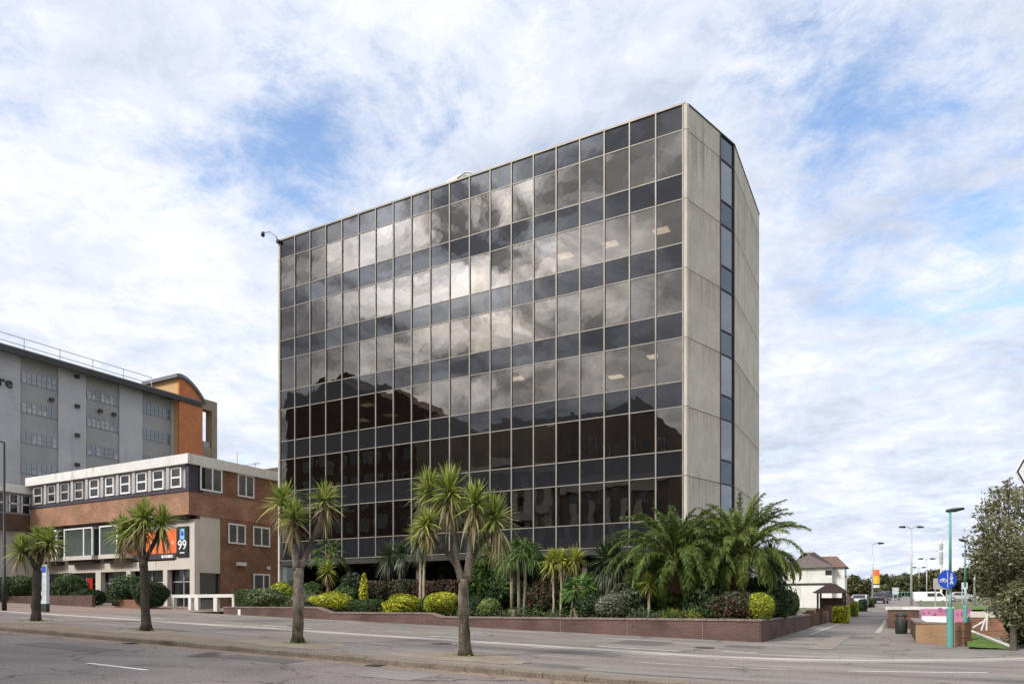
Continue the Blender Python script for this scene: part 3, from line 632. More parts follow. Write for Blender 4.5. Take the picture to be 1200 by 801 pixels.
# corner pilasters (rounded)
for sx in (1, -1):
    pts = [(XR + 0.05, FY + 0.3), (XR + 0.05, FY - 0.03), (XR + 0.12, FY - 0.045), (XR + 0.19, FY - 0.02), (XR + 0.235, FY + 0.05), (XR + 0.24, FY + 0.17), (XR + 0.16, FY + 0.3)]
    if sx < 0: pts = [(2 * XM - a, b) for a, b in reversed(pts)]
    for r in range(8):
        z1 = ZT + 0.02 if r == 0 else SP1 - PITCH * (r - 1) - 0.025 - (0 if r else 0)
        z0 = SP1 - PITCH * r + 0.0 if r < 7 else 0.6
        MB().prism(pts, z0, z1).build('corner_pilaster', M['conc2'], ob, smooth=False)
def panel(P, Q, z0, z1, th=0.10, mat=None, name='concrete_panel', off=0.0):
    P = Vector(P); Q = Vector(Q); d = (Q - P).normalized(); n = Vector((-d.y, d.x))      # inward (footprint runs counter-clockwise)
    a, b = P + d * 0.012 - n * off, Q - d * 0.012 - n * off
    pts = [tuple(a), tuple(b), tuple(b + n * th), tuple(a + n * th)]
    return MB().prism(pts, z0, z1).build(name, mat or M['conc'], ob)
faces = [(PA + d1 * 0.06, PB), (PC, PD), (PD, PE)]
faces_m = [(mir(q), mir(p)) for p, q in faces]
for P, Q in faces + faces_m:
    for r in range(8):
        z1 = ZT + 0.02 if r == 0 else SP1 - PITCH * (r - 1) - 0.035
        z0 = SP1 - PITCH * r if r < 7 else 0.6
        panel(P, Q, z0, z1)
# parapet cap over the end walls
for pts in ([PA, PC, PD, PE],):
    for s_ in (1, -1):
        pp = pts if s_ > 0 else [mir(p) for p in pts]
        for a, b in zip(pp[:-1], pp[1:]):
            d = (b - a).normalized(); n = Vector((-d.y, d.x)) * s_
            q = [a - n * 0.03, b - n * 0.03, b + n * 0.3, a + n * 0.3]
            if s_ < 0: q = q[::-1]
            MB().prism([tuple(v) for v in q], ZT + 0.03, ZT + 0.10).build('coping', M['dframe'], ob)
MB().prism([(p.x * 0.995 + XM * 0.005, p.y) for p in fp], ZT - 0.04, ZT + 0.01).build('roof', M['roof'], ob)
# window strip in the chamfered wall
def seg(P, Q, z0, z1, mat, name, off): return panel(P, Q, z0, z1, 0.03, mat, name, off)
for r in range(7):
    zt = ZT if r == 0 else SP1 - PITCH * r + SH
    zb = SP1 - PITCH * r
    seg(PB + d1 * 0.06, PC - d1 * 0.06, zb + 0.03, zt - 0.03, M['sidespand'], 'side_spandrel', -0.05)
    seg(PB + d1 * 0.06, PC - d1 * 0.06, (zb - WH if r < 6 else 0.8) + 0.03, zb - 0.03, M['sideglass'], 'side_window', -0.05)
fr = MB()
def bar(P, Q, z0, z1, off, th, mb):
    P = Vector(P); Q = Vector(Q); d = (Q - P).normalized(); n = Vector((-d.y, d.x)); a, b = P - n * off, Q - n * off
    mb.prism([tuple(a), tuple(b), tuple(b + n * th), tuple(a + n * th)], z0, z1)
bar(PB + d1 * 0.0, PB + d1 * 0.09, 0.6, ZT, 0.015, 0.1, fr); bar(PC - d1 * 0.09, PC + d1 * 0.0, 0.6, ZT, 0.015, 0.1, fr)
for r in range(7):
    zb = SP1 - PITCH * r
    for z in ((zb, zb - WH) if r < 6 else (zb,)): bar(PB + d1 * 0.095, PC - d1 * 0.095, z - 0.035, z + 0.035, -0.01, 0.05, fr)
fr.build('strip_window_frame', M['dframe'], ob)
# recessed ground floor
zg = SP1 - PITCH * 6
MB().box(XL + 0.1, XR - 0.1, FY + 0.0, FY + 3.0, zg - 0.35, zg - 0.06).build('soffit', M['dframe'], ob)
MB().box(XL + 0.1, XR - 0.1, FY + 2.6, FY + 2.65, 0.5, zg - 0.35).build('ground_floor_glazing', glassmat('lobby_glass', (0.5, 0.5, 0.5), 0.0, (0, 0, 0), 0, base=(0.012, 0.012, 0.013), ior=1.5, minr=0.0), ob)
for c in range(0, 21, 4):
    x = XR - BW * c - (0 if c else 0.3); x = max(x, XL + 0.4)
    MB().box(x - 0.14, x + 0.14, FY + 0.6, FY + 0.9, 0.5, zg - 0.35).build('column', surf('dark_column', (0.09, 0.08, 0.07), (0.13, 0.115, 0.1), 1, .8), ob, bevel=0.02)
fr = MB()
for c in range(0, 20):
    x = XR - BW * c - 0.2; fr.box(x - 0.03, x + 0.03, FY + 2.54, FY + 2.6, 0.5, zg - 0.35)
fr.build('ground_floor_frame', M['dframe'], ob)
# pale glazed bay at the foot of the left pier
a = on_y(331, 670, FY + 0.1); b = on_y(345, 670, FY + 0.1)
MB().box(a[0], b[0], FY + 0.1, FY + 0.16, 1.4, zg - 0.36).build('entrance_screen', M['greenwin'], ob)
# roof plant behind the parapet
zr = ZT
pl = thing('roof_plant_unit', 'low rounded pale plant housing peeping over the office block parapet', 'roof plant', (on_y(535, 210, FY + 1.2)[0], FY + 1.6, zr))
x0, x1 = on_y(521, 210, FY + 1.6)[0], on_y(547, 203, FY + 1.6)[0]; zh = on_y(535, 206, FY + 1.6)[1]
f = MB(); q = [(x0, zr), (x0, zh - .35), (x0 + .15, zh - .1), (x0 + .5, zh), (x1 - .5, zh + .05), (x1, zh - .15), (x1, zr)]; f.extr([(a, FY + 1.6, b) for a, b in q][::-1], (0, 1.6, 0)); f.build('housing', M['white'], pl, bevel=.03)
x2 = on_y(565, 200, FY + 1.6)[0]; f = MB(); f.tube([(x1 - .6, FY + 1.5, zh - .25), (x1, FY + 1.5, zh - .05), (x2 - .8, FY + 1.5, zh - .12), (x2, FY + 1.5, zh - .6)], 0.05, 8); f.build('duct_rail', M['steel'], pl, smooth=True)
# camera on a bracket at the left roof corner
cl = thing('security_camera', 'small dark dome camera on curved pole at the glass block roof corner', 'security camera', (XL - 0.1, FY - 0.05, ZT))
p0 = Vector((XL - 0.05, FY - 0.12, ZT - 0.05)); X2 = on_y(314, 272, FY - 0.9)[0]
MB().tube([tuple(p0), tuple(p0 + Vector((-0.12, -0.1, 0.35))), tuple(p0 + Vector((-0.45, -0.3, 0.62))), tuple(p0 + Vector((-0.95, -0.5, 0.6)))], 0.045, 8).build('bracket', M['steel'], cl, smooth=True)
MB().tube([tuple(p0 + Vector((-0.9, -0.48, 0.62))), tuple(p0 + Vector((-0.9, -0.48, 0.48))), tuple(p0 + Vector((-0.9, -0.48, 0.38))), tuple(p0 + Vector((-0.9, -0.48, 0.31)))], [0.08, 0.13, 0.12, 0.05], 12).build('dome_housing', M['black'], cl, smooth=True)
MB().box(p0.x - 0.12, p0.x + 0.12, p0.y - 0.1, p0.y + 0.1, p0.z - 0.1, p0.z + 0.08).build('junction_box', M['black'], cl, bevel=0.02)

# ------------------------------------------------------------------ the blocks across the street (behind the camera, mirrored in the glass)
def reflx(px, py, yb):
    """where the mirrored view through a facade pixel meets the plane y = yb behind the camera"""
    r = ray(px, py); t = (2 * FY - yb) / r[1]; return (r[0] * t, EYE + r[2] * t)
YB = -12.0
def block(name, label, pts, depth, wallm, group=None, roofm=None):
    """pts: skyline (px, py) left to right in the reflection"""
    P = [reflx(px, py, YB) for px, py in pts]
    x0, x1 = P[0][0], P[-1][0]
    o = thing(name, label, 'building', ((x0 + x1) / 2, YB - depth / 2, T((x0 + x1) / 2, YB)))
    poly = [(x, YB, z) for x, z in P]; poly = [(x0, YB, -0.5)] + poly + [(x1, YB, -0.5)]
    MB().extr(poly[::-1], (0, -depth, 0)).build('wall', wallm, o)
    return o, P
def wins(o, x0, x1, z0, z1, nx, nz, fw=0.55, fh=0.5, mat=None, bandm=None):
    mb = MB(); sm = MB()
    for i in range(nx):
        for j in range(nz):
            cx_ = x0 + (x1 - x0) * (i + .5) / nx; cz = z0 + (z1 - z0) * (j + .5) / nz; ww = (x1 - x0) / nx * fw / 2; hh = (z1 - z0) / nz * fh / 2
            mt = random.choice([M['panelgrey'], M['stone'], M['cream']]); f = MB().box(cx_ - ww - .08, cx_ + ww + .08, YB + 0.003, YB + 0.09, cz - hh - .08, cz + hh + .08).build('window', bandm or mt, o)
            MB().box(cx_ - ww, cx_ + ww, YB + 0.09, YB + 0.11, cz - hh, cz + hh).build('pane', mat or M['win'], f)
A = [(335, 478), (337, 462), (340, 459), (343, 461), (345, 474), (350, 466), (363, 455), (374, 446), (384, 439), (393, 432), (399, 439), (408, 444), (418, 451), (426, 457), (436, 458), (446, 451), (460, 462), (480, 472), (490, 478)]
o, P = block('mansion_block', 'gabled dark brick block across the street, mirrored at the left of the glass front', A, 14, M['dkbrick'])
wins(o, P[5][0], P[-1][0], 2, 24, 9, 7)
B = [(490.6, 486), (506, 487), (526, 489), (528, 503), (552, 501), (575, 501), (575.2, 496), (583, 496), (583.2, 501), (599, 497), (600, 489), (603, 489), (604, 497), (606, 497), (615, 493), (640, 495), (655, 487)]
o, P = block('parade_block', 'long low block across the street, mirrored in the middle of the glass front', B, 12, surf('dark_render', (0.20, 0.165, 0.135), (0.36, 0.30, 0.25), 0.4, 0.9))
wins(o, P[0][0], P[-1][0], 1, 19, 10, 6, 0.6, 0.45)
for i_ in range(11):
    x_ = P[0][0] + .5 + (P[-1][0] - P[0][0] - 1) * i_ / 10; MB().box(x_ - .45, x_ + .45, YB + 0.12, YB + 0.5, 0, 19.0 - 2.5 * (i_ % 3 == 0)).build('pier', M['cream'], o)
for z in (6.0, 12.0, 18.4): MB().box(P[3][0] + 0.1, P[-1][0] - .1, YB + 0.52, YB + 1.2, z, z + 0.9).build('balcony_band', M['cream'], o)
C_ = [(655.6, 486), (672, 484.5), (672.3, 480), (676, 480), (676.3, 484), (700, 482), (718, 479), (738, 468), (746, 472.5), (746.2, 468), (749, 468), (749.2, 475), (760, 479), (771, 485), (788, 498), (789, 528), (786, 545)]
C_ = C_[:-1]
o, P = block('corner_block', 'hipped dark block across the street, mirrored at the right of the glass front', C_, 12, surf('umber_render', (0.16, 0.125, 0.10), (0.28, 0.22, 0.185), 0.4, 0.9))
wins(o, P[0][0] + 1, P[-1][0] - 1, 1, 22, 7, 7, 0.45, 0.45)
for z in (8.0, 15.4): MB().box(P[0][0] + .1, P[-1][0] - .1, YB + 0.12, YB + 0.5, z, z + 1.0).build('string_course', M['cream'], o)
for i_ in range(6):
    x_ = P[0][0] + 2 + (P[-1][0] - P[0][0] - 4) * i_ / 5; MB().box(x_ - .35, x_ + .35, YB + 0.12, YB + 0.45, 0, 14).build('pier', M['cream'], o)
# ------------------------------------------------------------------ brick office next door
def box2(x0, x1, y0, y1, z0, z1, name, mat, par, bevel=0.0): return MB().box(min(x0, x1), max(x0, x1), min(y0, y1), max(y0, y1), min(z0, z1), max(z0, z1)).build(name, mat, par, bevel=bevel)
BX, BYY = -43.0, 32.35
BL = on_y(35, 565, BYY)[0]
br = thing('brick_office', 'three storey brick office with white roof fascia left of the glass block', 'office building', (-50, 36, 1.4))
ZF1, ZF0 = 11.98, 11.30; ZS = 9.45; ZO = 7.85
xl = BL - 0.0; ybk = BYY + 16
# upper storeys
box2(BX + 0.25, xl - 0.2, BYY - 0.25, ybk, ZF0, ZF1, 'fascia', M['white'], br)
box2(BX - 0.3, xl + 0.2, BYY + 0.2, ybk - 0.5, ZF1, ZF1 + 0.05, 'roof', M['roof'], br)
box2(BX, xl, BYY, ybk - 1, ZO, ZS, 'upper_brick_band', M['brick'], br)
box2(BX - 0.05, xl + 0.05, BYY + 0.12, ybk - 1.1, ZS, ZF0, 'upper_wall', M['panelgrey'], br)
box2(BX + 0.06, BX - 0.3, BYY - 0.05, BYY + 1.1, ZS, ZF0 - 0.002, 'dark_corner_panel', M['purple'], br)
box2(BX + 0.02, xl, BYY - 0.06, BYY + 0.12, ZS, ZS + 0.22, 'sill_band', M['purple'], br)
# right-hand brick wall (full height beyond the beige panel)
yA = on_x(259, 600, BX)[0]
box2(BX - 0.02, BX - 3, yA, ybk - 1.05, 0.8, ZO - 0.002, 'side_brick_wall', M['brickside'], br)
box2(BX + 0.008, BX - 0.4, on_x(259.5, 560, BX)[0], ybk - 1.08, ZS, ZF0 - 0.002, 'side_upper_brick', M['brickside'], br)
# recessed white frame below the overhang
FYL = BYY + 0.55
def fx(px, y=FYL): return on_y(px, 650, y)[0]
zB1, zB0 = 4.75, 4.1
box2(BX - 0.623, xl, FYL, FYL + 0.4, zB0, zB1, 'white_beam', M['cream'], br)
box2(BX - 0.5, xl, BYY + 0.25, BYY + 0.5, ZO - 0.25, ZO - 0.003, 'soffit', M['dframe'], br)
box2(BX - 0.12, BX - 0.62, FYL - 0.003, FYL + 0.42, 1.0, ZO - 0.26, 'corner_column', M['cream'], br)
box2(BX - 0.08, BX - 0.5, FYL + 0.42, yA - 0.003, 3.85, ZO - 0.005, 'beige_side_panel', M['cream'], br)
box2(BX - 0.3, BX - 0.5, FYL + 0.45, yA - 0.003, 1.0, 3.84, 'side_shop_window', M['win'], br)
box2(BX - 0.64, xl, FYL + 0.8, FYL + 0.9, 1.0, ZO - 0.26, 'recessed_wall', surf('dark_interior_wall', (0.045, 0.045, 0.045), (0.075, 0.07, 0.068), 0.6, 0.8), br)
for px, wd_ in [(191, 5), (148, 5), (112, 6), (74, 4), (40, 4)]:
    a, b = fx(px), fx(px + wd_); box2(a, b, FYL - 0.002, FYL + 0.38, 1.0, ZO - 0.26 if px in (148, 74, 112) else zB0 + 0.001, 'column', M['cream'], br)
# white field around the sign
box2(fx(205), BX - 0.63, FYL + 0.02, FYL + 0.3, zB1, ZO - 0.262, 'sign_surround', M['cream'], br)
box2(fx(154), fx(204.5), FYL + 0.05, FYL + 0.3, 6.55, ZO - 0.262, 'banner_surround', M['panelgrey'], br)
# shopfront glazing
for a, b in [(196, 222), (154, 190), (119, 147), (79, 111), (45, 73)]:
    g = box2(fx(a), fx(b), FYL + 0.5, FYL + 0.54, 1.3, zB0, 'shop_window', M['greenwin'] if a in (119,) else M['win'], br)
    mid_ = (fx(a) + fx(b)) / 2; box2(mid_ - 0.04, mid_ + 0.04, FYL + 0.45, FYL + 0.499, 1.3, zB0, 'frame', M['steel'], g)
    box2(fx(a), fx(b), FYL + 0.45, FYL + 0.4985, 3.2, 3.28, 'frame', M['steel'], g)
# projecting glazed bays
for i, (a, b) in enumerate([(42, 66), (75.5, 108), (117, 146)]):
    x0, x1 = fx(a, FYL - 0.7), fx(b, FYL - 0.7)
    g = box2(x0 + 0.06, x1 - 0.06, FYL - 0.66, FYL + 0.1, 5.35, 7.45, 'glazed_bay', M['greenwin'], br)
    f = MB()
    for x in (x0, x1, x1 - (x1 - x0) * 0.30): f.box(x - 0.06, x + 0.06, FYL - 0.72, FYL - 0.6, 5.35, 7.5)
    f.box(x0 - 0.06, x1 + 0.06, FYL - 0.725, FYL + 0.1, 7.42, 7.52)
    f.build('frame', M['upvc'], g)
    box2(x0 - 0.08, x1 + 0.08, FYL - 0.78, FYL + 0.05, 5.05, 5.36, 'sill', M['cream'], g)
    box2(x0 + 0.3, x1 - 0.1, FYL - 0.55, FYL + 0.0, 4.78, 5.045, 'bracket', M['dframe'], g)
# top-storey street windows
def casement(px0, px1, z0, z1, white=True, par=br):
    y = BYY + 0.12; x0, x1 = on_y(px0, 580, y)[0], on_y(px1, 580, y)[0]; fr_ = M['upvc'] if white else M['panelgrey']
    g = box2(x0, x1, y - 0.09, y - 0.003, z0, z1, 'window', M['win'], par); t = 0.11; f = MB()
    f.box(x0 - 0.02, x1 + 0.02, y - 0.14, y - 0.004, z0 - 0.02, z0 + t); f.box(x0 - 0.02, x1 + 0.02, y - 0.14, y - 0.004, z1 - t, z1 + 0.02)
    f.box(x0 - 0.02, x0 + t, y - 0.14, y - 0.004, z0 + t, z1 - t); f.box(x1 - t, x1 + 0.02, y - 0.14, y - 0.004, z0 + t, z1 - t)
    zm = (z0 + z1) / 2; f.box(x0 + t, x1 - t, y - 0.135, y - 0.004, zm - 0.06, zm + 0.06)
    f.build('frame', fr_, g); return g
for a, b, wh in [(41.5, 51, 0), (58, 66.5, 0), (73, 82.5, 0), (89.5, 99, 0), (107, 117.5, 1), (125.5, 135, 1), (143, 154, 1), (162, 173.5, 1), (181, 193.5, 1), (202, 214, 1)]:
    casement(a, b, 9.78, 11.18, bool(wh))
for px in (54.5, 69.5, 86, 103, 121, 139, 158, 177, 198):    # concrete fins between the windows
    x = on_y(px, 580, BYY)[0]; box2(x - 0.16, x + 0.16, BYY - 0.12, BYY + 0.118, 9.7, ZF0 - 0.002, 'fin', M['panelgrey'], br)
# side windows
def sidewin(px0, px1, ya, yb, par=br, out=0.0, split=0.5):
    y0 = on_x(px0, 600, BX)[0]; y1 = on_x(px1, 600, BX)[0]; pm = (px0 + px1) / 2
    z1 = on_x(pm, ya, BX)[1]; z0 = on_x(pm, yb, BX)[1]; X = BX + out
    g = box2(X - 0.03, X + 0.03, y0, y1, z0, z1, 'side_window', M['win'], par); t = 0.11; f = MB()
    f.box(X - 0.03, X + 0.07, y0, y1, z0, z0 + t); f.box(X - 0.03, X + 0.07, y0, y1, z1 - t, z1)
    for y in (y0 + t / 2, y0 + (y1 - y0) * split, y1 - t / 2): f.box(X - 0.03, X + 0.066, y - t / 2, y + t / 2, z0 + t, z1 - t)
    f.build('frame', M['upvc'], g)
    return g
sidewin(232.5, 258.5, 547.5, 576, out=0.14, split=0.55); sidewin(278, 297.5, 556, 582.5); sidewin(267, 287.5, 613.5, 637); sidewin(296, 316, 617, 640); sidewin(296.5, 316, 672, 692, split=0.6)
for px, py, r_ in [(281, 661, 0.16)]:
    y, z = on_x(px, py, BX); box2(BX + 0.0, BX + 0.35, y - 0.35, y + 0.35, z - 0.12, z + 0.15, 'floodlight', M['white'], br, 0.03)
y, z = on_x(314, 665, BX); box2(BX, BX + 0.15, y - 0.12, y + 0.12, z - 0.12, z + 0.12, 'alarm_box', M['white'], br)
# low white rail in front
rl = thing('forecourt_rail', 'low white two-bay frame rail standing before the brick office corner', 'railing', (-36, 28.7, 1.1))
yr = 29.6
def gz(px, y): return on_y(px, 700, y)[0]
f = MB(); xa, xb, xc, xd = gz(204, yr), gz(224, yr), gz(232, yr), gz(275, yr); zb_ = T(xa, yr) - 0.1
for x, ww in ((xa, 0.13), (xb, 0.13), (xc, 0.16), (gz(254, yr), 0.16), (xd, 0.1)): f.box(x - ww, x + ww, yr - 0.12, yr + 0.12, zb_ - 0.2, zb_ + 0.82)
f.box(xa - 0.13, xd + 0.1, yr - 0.125, yr + 0.125, zb_ + 0.82, zb_ + 1.02); f.build('frame', M['white'], rl)
box2(gz(235, yr), gz(252, yr), yr + 0.02, yr + 0.08, zb_ + 0.1, zb_ + 0.8, 'infill_panel', M['dframe'], rl)
# signs on the brick office
ban = thing('orange_banner', 'long orange banner with dark lower strip on the brick office front', 'banner', (fx(176), FYL, 5.8))
xa, xb = fx(149), fx(207.5)
box2(xa, xb, FYL - 0.06, FYL - 0.0035, 5.28, 6.98, 'orange_panel', M['orangesign'], ban)
box2(xa, xb - 0.1, FYL - 0.05, FYL - 0.0035, 4.86, 5.276, 'dark_strip', M['purple'], ban)
box2(fx(190), fx(203), FYL - 0.055, FYL - 0.0505, 4.96, 5.16, 'white_lettering_bar', M['signwhite'], ban)
vf = MB()
for i in range(7): 
    x = xa + (xb - xa) * (i + .5) / 7; vf.box(x - 0.16, x + 0.16, FYL - 0.066, FYL - 0.061, 5.9 - 0.25 * (i % 2), 6.15 + 0.2 * (i % 3))
vf.build('pale_lettering', surf('pale_orange_vinyl', (0.85, 0.33, 0.2), (0.9, 0.4, 0.25), 2, 0.5), ban)
sg = thing('projecting_office_sign', 'upright black sign with pale blue square and white 99 near the office corner', 'sign', (fx(215), FYL, 6))
xa, xb = fx(208), fx(221.5); xm = (xa + xb) / 2
box2(xa, xb, FYL - 0.08, FYL + 0.018, 4.98, 7.1, 'board', M['black'], sg)
box2(xm - 0.24, xm + 0.24, FYL - 0.09, FYL - 0.0815, 6.2, 6.95, 'blue_emblem', M['skyblue'], sg, 0.004)
rr = MB(); rr.tube([(xm, FYL - 0.0905, 6.58), (xm, FYL - 0.096, 6.58)], 0.15, 20); rr.build('emblem_ring', M['blue'], sg)
textmesh('number', '99', 0.95, M['signwhite'], sg, Matrix.Translation((xm, FYL - 0.0905, 5.78)) @ Matrix.Rotation(R(90), 4, 'X'), 0.004)
box2(xm - 0.25, xm + 0.25, FYL - 0.09, FYL - 0.0815, 5.22, 5.30, 'strapline', M['signwhite'], sg)
rs = tag(box2(fx(97), fx(104), FYL + 0.30, FYL + 0.34, 2.5, 3.7, 'red_window_poster', M['red'], None), 'red poster inside the ground floor window of the brick office', 'poster')
# aerials and stair housing on the roof
ae = thing('roof_aerials', 'thin television aerials standing on the brick office roof', 'aerial', (-44, 40, ZF1))
f = MB()
for px, y, h in ((278, 40, 2.0), (287, 41.5, 1.3), (299, 42, 1.5)):
    x = on_y(px, 540, y)[0]; f.tube([(x, y, ZF1), (x, y, ZF1 + h)], 0.025, 6)
    if px > 280: 
        f.tube([(x - 0.5, y, ZF1 + h * .9), (x + 0.5, y, ZF1 + h)], 0.02, 5)
        for q in (-.4, -.2, 0, .2, .4): f.tube([(x + q, y - .3, ZF1 + h * .95), (x + q, y + .3, ZF1 + h * .95)], 0.012, 4)
f.build('mast', M['steel'], ae)
box2(-43.3, -47, 41.5, 45, ZF1 + 0.05, ZF1 + 0.75, 'roof_housing', M['slate'], br)

# wing to the far left
WX = on_y(34.2, 590, BYY)[0] - 0.15
wg = thing('brick_wing', 'brick wing with white fascia at the left edge beside the brick office', 'office building', (WX - 6, 26, 1.5))
yw0, yw1 = 20.5, BYY + 3
def wz(py): return on_x(20, py, WX)[1]
box2(WX + 0.2, WX - 14, yw0, yw1, wz(577.5), wz(568), 'fascia', M['white'], wg)
box2(WX, WX - 14, yw0 + 0.2, yw1, wz(621), wz(602), 'brick_band', M['dkbrick'], wg)
box2(WX - 0.1, WX - 14, yw0 + 0.2, yw1, wz(601.8), wz(577.7), 'upper_wall', M['panelgrey'], wg)
box2(WX - 0.4, WX - 14, yw0 + 0.4, yw1, 1.0, wz(621.2), 'lower_wall', M['cream'], wg)
for a, b in ((-12, 6), (10.5, 22), (25, 36)):
    y0, y1 = on_x(a, 590, WX)[0], on_x(b, 590, WX)[0]
    g = box2(WX - 0.098, WX - 0.04, y0, y1, wz(600), wz(580), 'window', M['win'], wg)
    f = MB(); zc = (wz(600) + wz(580)) / 2; f.box(WX - 0.04, WX + 0.0, y0, y1, zc - 0.05, zc + 0.05); f.box(WX - 0.04, WX, y0, y0 + .1, wz(600), wz(580)); f.box(WX - 0.04, WX, y1 - .1, y1, wz(600), wz(580)); f.build('frame', M['upvc'], g)
# small pitched white roof peeping behind
f = MB(); p0 = at(6, 573, 75); p1 = at(20, 557, 75); p2 = at(40, 560, 75); p3 = at(40, 575, 75); 
hut = tag(f.extr([p0, p1, p2, p3], (-2, 6, 0)).build('rooflight_hood', M['white'], None), 'white pitched roof hood rising between brick wing and brick office', 'roof hood')

# ------------------------------------------------------------------ grey clad building behind
GX = -78.2
gb_ = thing('clad_block', 'long grey clad block with black lettering behind the brick office', 'hospital building', (GX - 8, 48, 2))
ys_, ye_ = on_x(-60, 500, GX)[0], on_x(211, 500, GX)[0]
ZE = 26.75
rows = [25.35, 22.35, 19.25, 16.15, 13.05, 9.95]
box2(GX - 0.15, GX - 16, ys_, ye_, 1.5, ZE, 'wall', M['clad2'], gb_)
cuts = [(-60, 24, 1), (24, 68.5, 0), (68.5, 101, 1), (101, 140, 0), (140, 167, 1), (167, 201, 0), (201, 211, 1)]
for a, b, pale in cuts:
    y0, y1 = on_x(a, 500, GX)[0], on_x(b, 500, GX)[0]
    if pale: 
        box2(GX, GX - 0.148, y0, y1, 1.5, ZE - 0.01, 'pale_panel', M['clad'], gb_)
        continue
    for zr_ in rows:
        g = box2(GX - 0.149, GX - 0.10, y0 + 0.15, y1 - 0.1, zr_ - 1.15, zr_, 'ribbon_window', M['hospwin'], gb_)
        f = MB(); n = 7
        for i in range(n + 1):
            y = y0 + 0.15 + (y1 - y0 - 0.25) * i / n; f.box(GX - 0.1, GX - 0.05, y - 0.05, y + 0.05, zr_ - 1.15, zr_)
        f.box(GX - 0.1, GX - 0.055, y0 + 0.15, y1 - 0.1, zr_ - 0.62, zr_ - 0.55)
        f.build('frame', M['clad2'], g)
        for i in range(n):
            if random.random() < 0.55 and y0 < 48: 
                y = y0 + 0.15 + (y1 - y0 - 0.25) * i / n; box2(GX - 0.099, GX - 0.09, y + 0.1, y + (y1 - y0) / n - 0.1, zr_ - 1.1, zr_ - 0.65 + 0.5 * random.random(), 'blind', M['clad'], g)
f = MB()
for z in frange(2, ZE, 0.62): f.box(GX - 0.155, GX - 0.1455, ys_, ye_, z, z + 0.025); f.box(GX - 0.01, GX + 0.003, ys_, on_x(24, 500, GX)[0], z, z + .02)
f.build('cladding_joints', M['clad2'], gb_)
f = MB()
for px, py in [(89.5, 441), (90, 475.5), (90, 509.5), (90, 544), (60, 468), (117, 481), (133, 485)]:
    y, z = on_x(px, py, GX); f.box(GX, GX + 0.25, y - 0.22, y + 0.22, z - 0.2, z + 0.15)
f.build('vent', M['dframe'], gb_)
# roof: eave fascia, sloping sheet, rail
ZA = ZE
f = MB(); f.extr([(GX + 1.1, ys_, ZA), (GX + 1.1, ys_, ZA + 0.45), (GX - 15, ys_, ZA + 3.6), (GX - 15, ys_, ZA)], (0, ye_ + 2.2 - ys_, 0)); f.build('roof', M['metalroof'], gb_)
box2(GX + 1.16, GX + 1.0, ys_, ye_ + 2.3, ZA - 0.25, ZA + 0.3, 'gutter', M['dframe'], gb_)
f = MB(); X = GX - 1.2; zr_ = ZA + 0.8
for y in frange(ys_, ye_ - 3, 3.4): f.tube([(X, y, zr_), (X, y, zr_ + 1.5)], 0.05, 5)
for h in (0.75, 1.5): f.tube([(X, ys_, zr_ + h), (X, ye_ - 3, zr_ + h)], 0.04, 5)
f.build('roof_rail', M['steel'], gb_)
ly, lz = on_x(3, 448, GX)
textmesh('lettering', 'tre', 1.5, M['black'], gb_, Matrix.Translation((GX + 0.06, on_x(3.0, 448, GX)[0], lz + 0.1)) @ Matrix.Rotation(R(90), 4, 'Z') @ Matrix.Rotation(R(90), 4, 'X'), 0.05)
# terracotta stair tower
TX = GX + 1.0
ty0 = on_x(210, 500, TX)[0]; ty1 = on_x(237.5, 500, TX)[0]
tw = thing('stair_tower', 'orange clad stair tower with curved dark roof behind the brick office', 'tower', (TX - 2, (ty0 + ty1) / 2, 2))
zt0 = on_x(210, 442, TX)[1]; zt1 = on_x(237.5, 470, TX)[1]
n = 10; prof = []
for i in range(n + 1):
    a = i / n; prof.append((ty0 + (ty1 - ty0) * a, zt1 + (zt0 - zt1) * (1 - a ** 1.9)))
f = MB(); f.extr([(TX, ty0, 1.5)] + [(TX, y, z) for y, z in prof] + [(TX, ty1, 1.5)], (-0.3, 0, 0)); f.build('terracotta_wall', M['orange'], tw)
f = MB(); f.extr([(TX - 0.31, ty0 + 0.02, 1.5)] + [(TX - 0.31, y + .02, z - 0.02) for y, z in prof] + [(TX - 0.31, ty1 - 0.02, 1.5)], (-6, 0, 0)); f.build('buff_wall', M['tan'], tw)
f = MB(); pts = [(TX + 0.25, y, z + 0.02) for y, z in [(ty0 - 0.5, prof[0][1] - 0.12)] + prof + [(ty1 + 0.25, prof[-1][1] - 0.35)]]
f.extr(pts + [(p[0], p[1], p[2] + 0.42) for p in reversed(pts)], (-6.8, 0, 0)); f.build('curved_roof', M['metalroof'], tw)
f = MB()
for z in frange(3, 27, 0.9): f.box(TX - 0.1, TX + 0.006, ty0 + .01, ty1 - .01, z, z + 0.03)
f.build('cladding_joints', M['stone'], tw)
# open stone portal
ty2 = on_x(254.5, 500, TX)[0]; ty3 = on_x(248.5, 500, TX)[0]; zt2 = on_x(246, 469, TX)[1]; zt3 = on_x(246, 481, TX)[1]; zt4 = on_x(243, 524, TX)[1]
pf = thing('stone_portal', 'tall open brown stone frame attached beyond the orange tower', 'portal frame', (TX - 1, (ty1 + ty2) / 2, 2))
box2(TX, TX - 1.2, ty1 + 0.01, ty2, zt3, zt2, 'lintel', M['stone'], pf); box2(TX, TX - 1.2, ty3, ty2, 1.5, zt3 - 0.003, 'pier', M['stone'], pf)
box2(TX - 0.1, TX - 1.2, ty1 + 0.01, ty3 - 0.003, 1.5, zt4, 'low_wall', M['stone'], pf); box2(TX - 0.3, TX - 0.8, ty1 + 0.3, ty3 - 0.1, zt4, zt4 + 0.8, 'balustrade', M['clad2'], pf)
